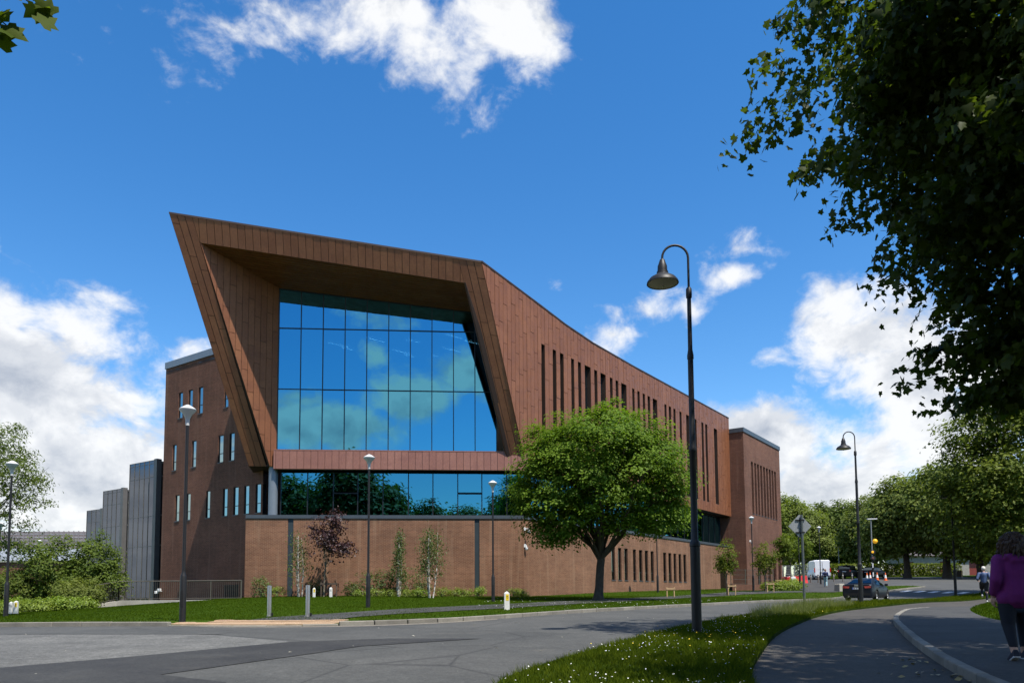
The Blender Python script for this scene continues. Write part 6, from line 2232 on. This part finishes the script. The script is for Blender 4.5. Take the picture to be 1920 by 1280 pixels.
m2.box((0, -2.765, 1.4), (.02, .02, 1.8))
for sx in (-.98, .98): m2.box((sx * .93, -2.765, 1.4), (.015, .02, 1.8))
m2.build('door_gap', tyre_m, van, world=False)
m2 = MB()
m2.box((.12, -2.78, 1.32), (.10, .03, .24))
m2.build('door_handle', tyre_m, van, world=False)
m2 = MB()
m2.box((0, -2.79, .46), (1.9, .12, .16))
m2.build('rear_bumper', mat('grey_plastic', (.10, .10, .105), .6), van, world=False, bevel=.03)

# ------------------------------------------------------------------ people (all seen from behind)
skin_m = mat('skin', (.50, .29, .21), .5, var=.06, coord='obj')


def blob(name, segs, material, parent, voxel=.012, smooth_it=6):
    """tapered capsules fused into one skin"""
    mb = MB()
    for (p0, r0, p1, r1) in segs:
        p0, p1 = Vector(p0), Vector(p1)
        d = p1 - p0
        L = d.length
        d = d.normalized() if L > 1e-6 else Vector((0, 0, 1))
        pts, rs = [], []
        for t in (-1, -.85, -.5, 0): pts.append(p0 + d * r0 * t); rs.append(max(.0008, r0 * math.sqrt(max(0, 1 - t * t))))
        for t in (0, .5, .85, 1): pts.append(p1 + d * r1 * t); rs.append(max(.0008, r1 * math.sqrt(max(0, 1 - t * t))))
        if L < 1e-6: pts, rs = pts[:4] + pts[5:], rs[:4] + rs[5:]
        mb.tube(pts, rs, 12)
    o = mb.build(name, material, parent, world=False)
    rm = o.modifiers.new('fuse', 'REMESH')
    rm.mode = 'VOXEL'
    rm.voxel_size = voxel
    rm.use_smooth_shade = True
    if smooth_it:
        sm = o.modifiers.new('soften', 'SMOOTH')
        sm.iterations = smooth_it
        sm.factor = .5
    return o


def hand(side, wrist, dirv, palm_n, s=1.0):
    """palm and five bent fingers as capsules"""
    d = Vector(dirv).normalized()
    n = Vector(palm_n).normalized()
    x = d.cross(n).normalized()
    w = Vector(wrist)
    segs = [(w, .024 * s, w + d * .045 * s, .030 * s), (w + d * .04 * s + x * .018 * s, .018 * s, w + d * .085 * s + x * .022 * s, .016 * s), (w + d * .04 * s - x * .018 * s, .018 * s, w + d * .085 * s - x * .022 * s, .016 * s)]
    for k_, (ox, ln) in enumerate(((.030, .068), (.011, .078), (-.010, .074), (-.029, .058))):
        b = w + d * .09 * s + x * ox * s
        m1 = b + (d * .85 + n * .35).normalized() * ln * .5 * s
        m2_ = m1 + (d * .5 + n * .8).normalized() * ln * .5 * s
        segs += [(b, .0095 * s, m1, .0088 * s), (m1, .0088 * s, m2_, .0075 * s)]
    t0 = w + d * .03 * s + x * .03 * s
    t1 = t0 + (d * .6 + x * .6 + n * .3).normalized() * .04 * s
    segs += [(t0, .012 * s, t1, .0105 * s), (t1, .0105 * s, t1 + (d + n * .4).normalized() * .032 * s, .009 * s)]
    return segs


def hair_shell(parent, c, r, n, ln, material, seed, spread=1.0):
    """wavy locks falling from the scalp, one mesh"""
    rg = np.random.default_rng(seed)
    mb = MB()
    for i in range(n):
        v = rg.normal(size=3)
        v /= np.linalg.norm(v)
        if v[2] < -.25: v[2] = abs(v[2])
        if v[1] > .55: v[1] = -v[1]        # face side stays bare (the figure faces +y)
        p = Vector(c) + Vector((v[0] * r[0], v[1] * r[1], v[2] * r[2]))
        out = Vector((v[0], v[1], 0)) * .045 * spread
        l_ = ln * rg.uniform(.75, 1.1)
        ph = rg.uniform(0, 6)
        pts = []
        for t in (0, .2, .4, .6, .8, 1):
            pts.append(p + out * (1.6 * t ** .6) + Vector((math.sin(ph + t * 9) * .016 * spread, math.cos(ph + t * 8) * .016 * spread, .02 * math.sin(t * 3) - l_ * t * (.45 + .55 * t))))
        mb.tube(pts, [.020, .021, .020, .018, .013, .004], 5)
    return mb.build('hair', material, parent, smooth=True, world=False)


# -- woman in a purple hoodie, walking away on the pavement
x, y = 6.36, 9.7
zw = Z(x, y) + .115
woman = empty('person', (x, y, zw), R(-14), 'person in purple hoodie and dark leggings walking away on the pavement', 'person', 'people on foot')
hood_m = mat('purple_fleece', (.165, .018, .14), .9, var=.15, vscale=7, bump=.4, bscale=60, coord='obj')
legg = mat('dark_leggings', (.010, .013, .022), .8, var=.12, vscale=6, coord='obj')
hair_b = mat('brown_hair', (.045, .020, .010), .5, var=.3, vscale=20, coord='obj')
shoe_m = mat('dark_trainer', (.015, .018, .030), .7, var=.1, coord='obj')
sole_m = mat('trainer_sole', (.55, .55, .55), .7, var=.05, coord='obj')
hipz = .80
hl, hr = (-.095, 0, hipz), (.095, 0, hipz)
kl, kr = (-.105, -.02, .43), (.10, .09, .44)
al, ar = (-.10, -.16, .10), (.10, .10, .085)
body = [((0, -.01, .82), .15, (0, 0, 1.02), .135), ((0, 0, 1.02), .135, (0, 0, 1.22), .14), ((-.13, 0, 1.27), .06, (.13, 0, 1.27), .06), ((0, .01, 1.28), .055, (0, .02, 1.38), .05),
        ((0, .03, 1.46), .082, (0, .025, 1.50), .088), ((0, .07, 1.42), .05, (0, .05, 1.47), .07), ((0, .115, 1.445), .014, (0, .118, 1.43), .016), ((-.085, .02, 1.45), .014, (-.086, .015, 1.47), .016), ((.085, .02, 1.45), .014, (.086, .015, 1.47), .016),
        (hl, .105, kl, .065), (kl, .062, al, .042), (hr, .105, kr, .065), (kr, .062, ar, .042),
        (al, .040, (-.10, -.17, .07), .038), (ar, .040, (.10, .10, .06), .038)]
sl, sr = (-.175, 0, 1.25), (.175, 0, 1.25)
el, er_ = (-.235, -.07, 1.00), (.225, -.02, 1.0)
wl, wr = (-.245, .03, .79), (.235, .10, .80)
body += [(sl, .055, el, .042), (el, .042, wl, .028), (sr, .055, er_, .042), (er_, .042, wr, .028)]
body += hand(-1, wl, (0.02, .12, -1), (.9, .2, 0)) + hand(1, wr, (0, .12, -1), (-.9, .2, 0))
blob('body', body, skin_m, woman, .009, 3)
hd = [((0, -.015, .80), .185, (0, -.005, 1.0), .165), ((0, -.005, 1.0), .165, (0, 0, 1.2), .165), ((-.14, -.005, 1.245), .085, (.14, -.005, 1.245), .085), ((-.10, -.01, .765), .125, (.10, -.01, .765), .125),
      (sl, .082, el, .070), (el, .068, (-.245, .012, .84), .052), (sr, .082, er_, .070), (er_, .068, (.235, .08, .85), .052),
      ((-.09, -.10, 1.29), .06, (.09, -.10, 1.29), .06), ((-.05, -.12, 1.24), .055, (.05, -.12, 1.24), .055)]
blob('hoodie', hd, hood_m, woman, .014, 5)
blob('hem', [((-.12, -.012, .66), .085, (.12, -.012, .66), .085)], mat('blue_hem', (.03, .045, .08), .85, coord='obj'), woman, .014, 3)
lg = [((-.07, -.015, .76), .125, (.07, -.015, .76), .125), ((-.10, 0, .70), .112, kl, .078), (kl, .076, (-.10, -.135, .17), .050), ((.10, 0, .70), .112, kr, .078), (kr, .078, (.10, .10, .16), .050)]
blob('leggings', lg, legg, woman, .014, 5)
for nm, a, tilt in (('l', al, .45), ('r', ar, 0.)):
    mb = MB()
    for (yy, hw, zt, zb_) in ((-.075, .030, .085, .0), (-.05, .040, .10, .0), (0, .042, .095, .0), (.06, .044, .07, .0), (.12, .045, .058, .0), (.165, .034, .045, .004), (.185, .015, .03, .01)):
        i = len(mb.v)
        mb.v += [(-hw, yy, zb_), (-hw, yy, zt * .55), (-hw * .6, yy, zt), (hw * .6, yy, zt), (hw, yy, zt * .55), (hw, yy, zb_)]
    for s_ in range(6):
        for j in range(6):
            k2 = (j + 1) % 6
            mb.f.append((s_ * 6 + j, s_ * 6 + k2, s_ * 6 + 6 + k2, s_ * 6 + 6 + j)); mb.m.append(0)
    mb.f += [(5, 4, 3, 2, 1, 0), tuple(range(36, 42))]; mb.m += [0, 0]
    M4 = Matrix.Translation((a[0], a[1] + .0, a[2] - .085 + .012)) @ Matrix.Rotation(-tilt * .8, 4, 'X')
    mb.xf(M4)
    sh = mb.build('shoe', shoe_m, woman, smooth=True, world=False)
    mb = MB()
    mb.box((0, .05, -.004), (.084, .25, .022))
    mb.xf(M4)
    mb.build('sole', sole_m, sh, world=False, bevel=.008)
hair_shell(woman, (0, .012, 1.475), (.105, .11, .125), 230, .20, hair_b, 4, 1.0)
blob('scalp', [((0, .0, 1.46), .11, (0, .005, 1.50), .105), ((0, -.03, 1.36), .09, (0, -.02, 1.42), .10)], hair_b, woman, .014, 3)


def small_person(name_label, x, y, zoff, rz, H, top_m, leg_m, sleeve, shorts, pose, group='people on foot', hair=None, extra=None):
    root = empty('person', (x, y, Z(x, y) + zoff), rz, name_label, 'person', group)
    P = pose
    b = [((0, 0, .93), .12, (0, .0, 1.15), .12), ((0, 0, 1.15), .12, (0, .01, 1.36), .13), ((-.15, .01, 1.42), .055, (.15, .01, 1.42), .055), ((0, .01, 1.45), .055, (0, .03, 1.54), .05),
         ((0, .04, 1.60), .078, (0, .035, 1.66), .088), ((0, .08, 1.57), .05, (0, .06, 1.62), .07), ((0, .128, 1.60), .013, (0, .13, 1.585), .015), ((-.088, .03, 1.60), .014, (-.088, .03, 1.63), .014), ((.088, .03, 1.60), .014, (.088, .03, 1.63), .014)]
    for s_ in ('l', 'r'):
        b += [(P['hip' + s_], .095, P['knee' + s_], .06), (P['knee' + s_], .058, P['ank' + s_], .04), (P['ank' + s_], .038, P['toe' + s_], .032)]
        b += [(P['sh' + s_], .055, P['el' + s_], .042), (P['el' + s_], .04, P['wr' + s_], .028)]
        d = Vector(P['wr' + s_]) - Vector(P['el' + s_])
        b += hand(1, P['wr' + s_], d, (-1 if s_ == 'r' else 1, .3, 0))
    blob('body', b, skin_m, root, .012, 3)
    t = [((0, 0, .98), .145, (0, 0, 1.15), .145), ((0, 0, 1.15), .145, (0, .0, 1.34), .15), ((-.15, 0, 1.39), .075, (.15, 0, 1.39), .075)]
    for s_ in ('l', 'r'):
        t.append((P['sh' + s_], .075, P['el' + s_], .062))
        if sleeve: t.append((P['el' + s_], .06, tuple(Vector(P['el' + s_]).lerp(Vector(P['wr' + s_]), .88)), .045))
    blob('jacket', t, top_m, root, .016, 4)
    l_ = [((-.06, 0, .95), .135, (.06, 0, .95), .135)]
    for s_ in ('l', 'r'):
        h_, k_ = Vector(P['hip' + s_]), Vector(P['knee' + s_])
        if shorts: l_.append((h_, .12, h_.lerp(k_, .72), .105))
        else: l_ += [(h_, .115, k_, .078), (k_, .075, P['ank' + s_], .058)]
    blob('shorts' if shorts else 'trousers', l_, leg_m, root, .016, 4)
    for s_ in ('l', 'r'):
        a, t2 = Vector(P['ank' + s_]), Vector(P['toe' + s_])
        blob('shoe', [(a + Vector((0, -.03, -.04)), .045, t2, .038)], P.get('shoe', white_c), root, .014, 2)
        if shorts: blob('sock', [(Vector(P['knee' + s_]).lerp(a, .18), .064, a, .046)], legg, root, .014, 2)
    if hair is not None: blob('cap' if shorts else 'hair', [((0, .02, 1.655), .095, (0, .025, 1.68), .093)] + ([((0, .10, 1.66), .05, (0, .15, 1.65), .03)] if shorts else [((0, -.02, 1.58), .08, (0, 0, 1.63), .09)]), hair, root, .014, 3)
    if extra: extra(root)
    root.scale = (H / 1.77,) * 3
    return root


run_pose = dict(hipl=(-.09, 0, .93), kneel=(-.10, .26, .62), ankl=(-.10, -.02, .38), toel=(-.10, .08, .27), hipr=(.09, 0, .93), kneer=(.09, .02, .50), ankr=(.09, -.04, .09), toer=(.09, .12, .04),
                shl=(-.2, 0, 1.40), ell=(-.28, -.12, 1.15), wrl=(-.25, .12, 1.08), shr=(.2, 0, 1.40), elr=(.29, -.16, 1.14), wrr=(.26, .02, .98), shoe=mat('running_shoe', (.65, .66, .62), .6, coord='obj'))
x, y = at_px(1843, 39.2)
run_pose = {k_: v for k_, v in run_pose.items()}
small_person('runner in blue jacket, black shorts, knee socks and white cap', x, y, .01, R(-30), 1.84, mat('blue_jacket', (.045, .075, .16), .6, var=.25, vscale=6, coord='obj'), mat('black_shorts', (.012, .012, .014), .8, coord='obj'), True, True, run_pose, hair=mat('white_cap', (.60, .56, .50), .8, coord='obj'))
walk_pose = dict(hipl=(-.09, 0, .93), kneel=(-.09, .10, .52), ankl=(-.09, .10, .10), toel=(-.09, .25, .05), hipr=(.09, 0, .93), kneer=(.09, .02, .50), ankr=(.09, -.20, .13), toer=(.09, -.08, .04),
                 shl=(-.19, 0, 1.40), ell=(-.25, -.05, 1.12), wrl=(-.24, .08, .90), shr=(.19, 0, 1.40), elr=(.25, .02, 1.12), wrr=(.24, .14, .92), shoe=mat('pale_shoe', (.45, .43, .40), .7, coord='obj'))
def pack(root):
    pm = mat('backpack_navy', (.010, .015, .045), .8, coord='obj')
    p_ = blob('backpack', [((-.07, -.2, 1.12), .11, (.07, -.2, 1.12), .11), ((-.06, -.2, 1.32), .10, (.06, -.2, 1.32), .10)], pm, root, .018, 4)
    for sx in (-.11, .11): blob('strap', [((sx, -.12, 1.42), .022, (sx, .10, 1.45), .022), ((sx, .10, 1.45), .022, (sx, .14, 1.15), .022)], pm, p_, .014, 1)
x, y = at_px(1546.5, 71.5)
small_person('pedestrian with navy backpack, blue top and pale jeans on the forecourt path', x, y, .12, R(-20), 1.68, mat('blue_top', (.02, .05, .16), .8, var=.1, coord='obj'), mat('pale_jeans', (.28, .42, .46), .8, var=.15, coord='obj'), False, False, walk_pose, hair=mat('auburn_hair', (.16, .07, .03), .6, coord='obj'), extra=pack)
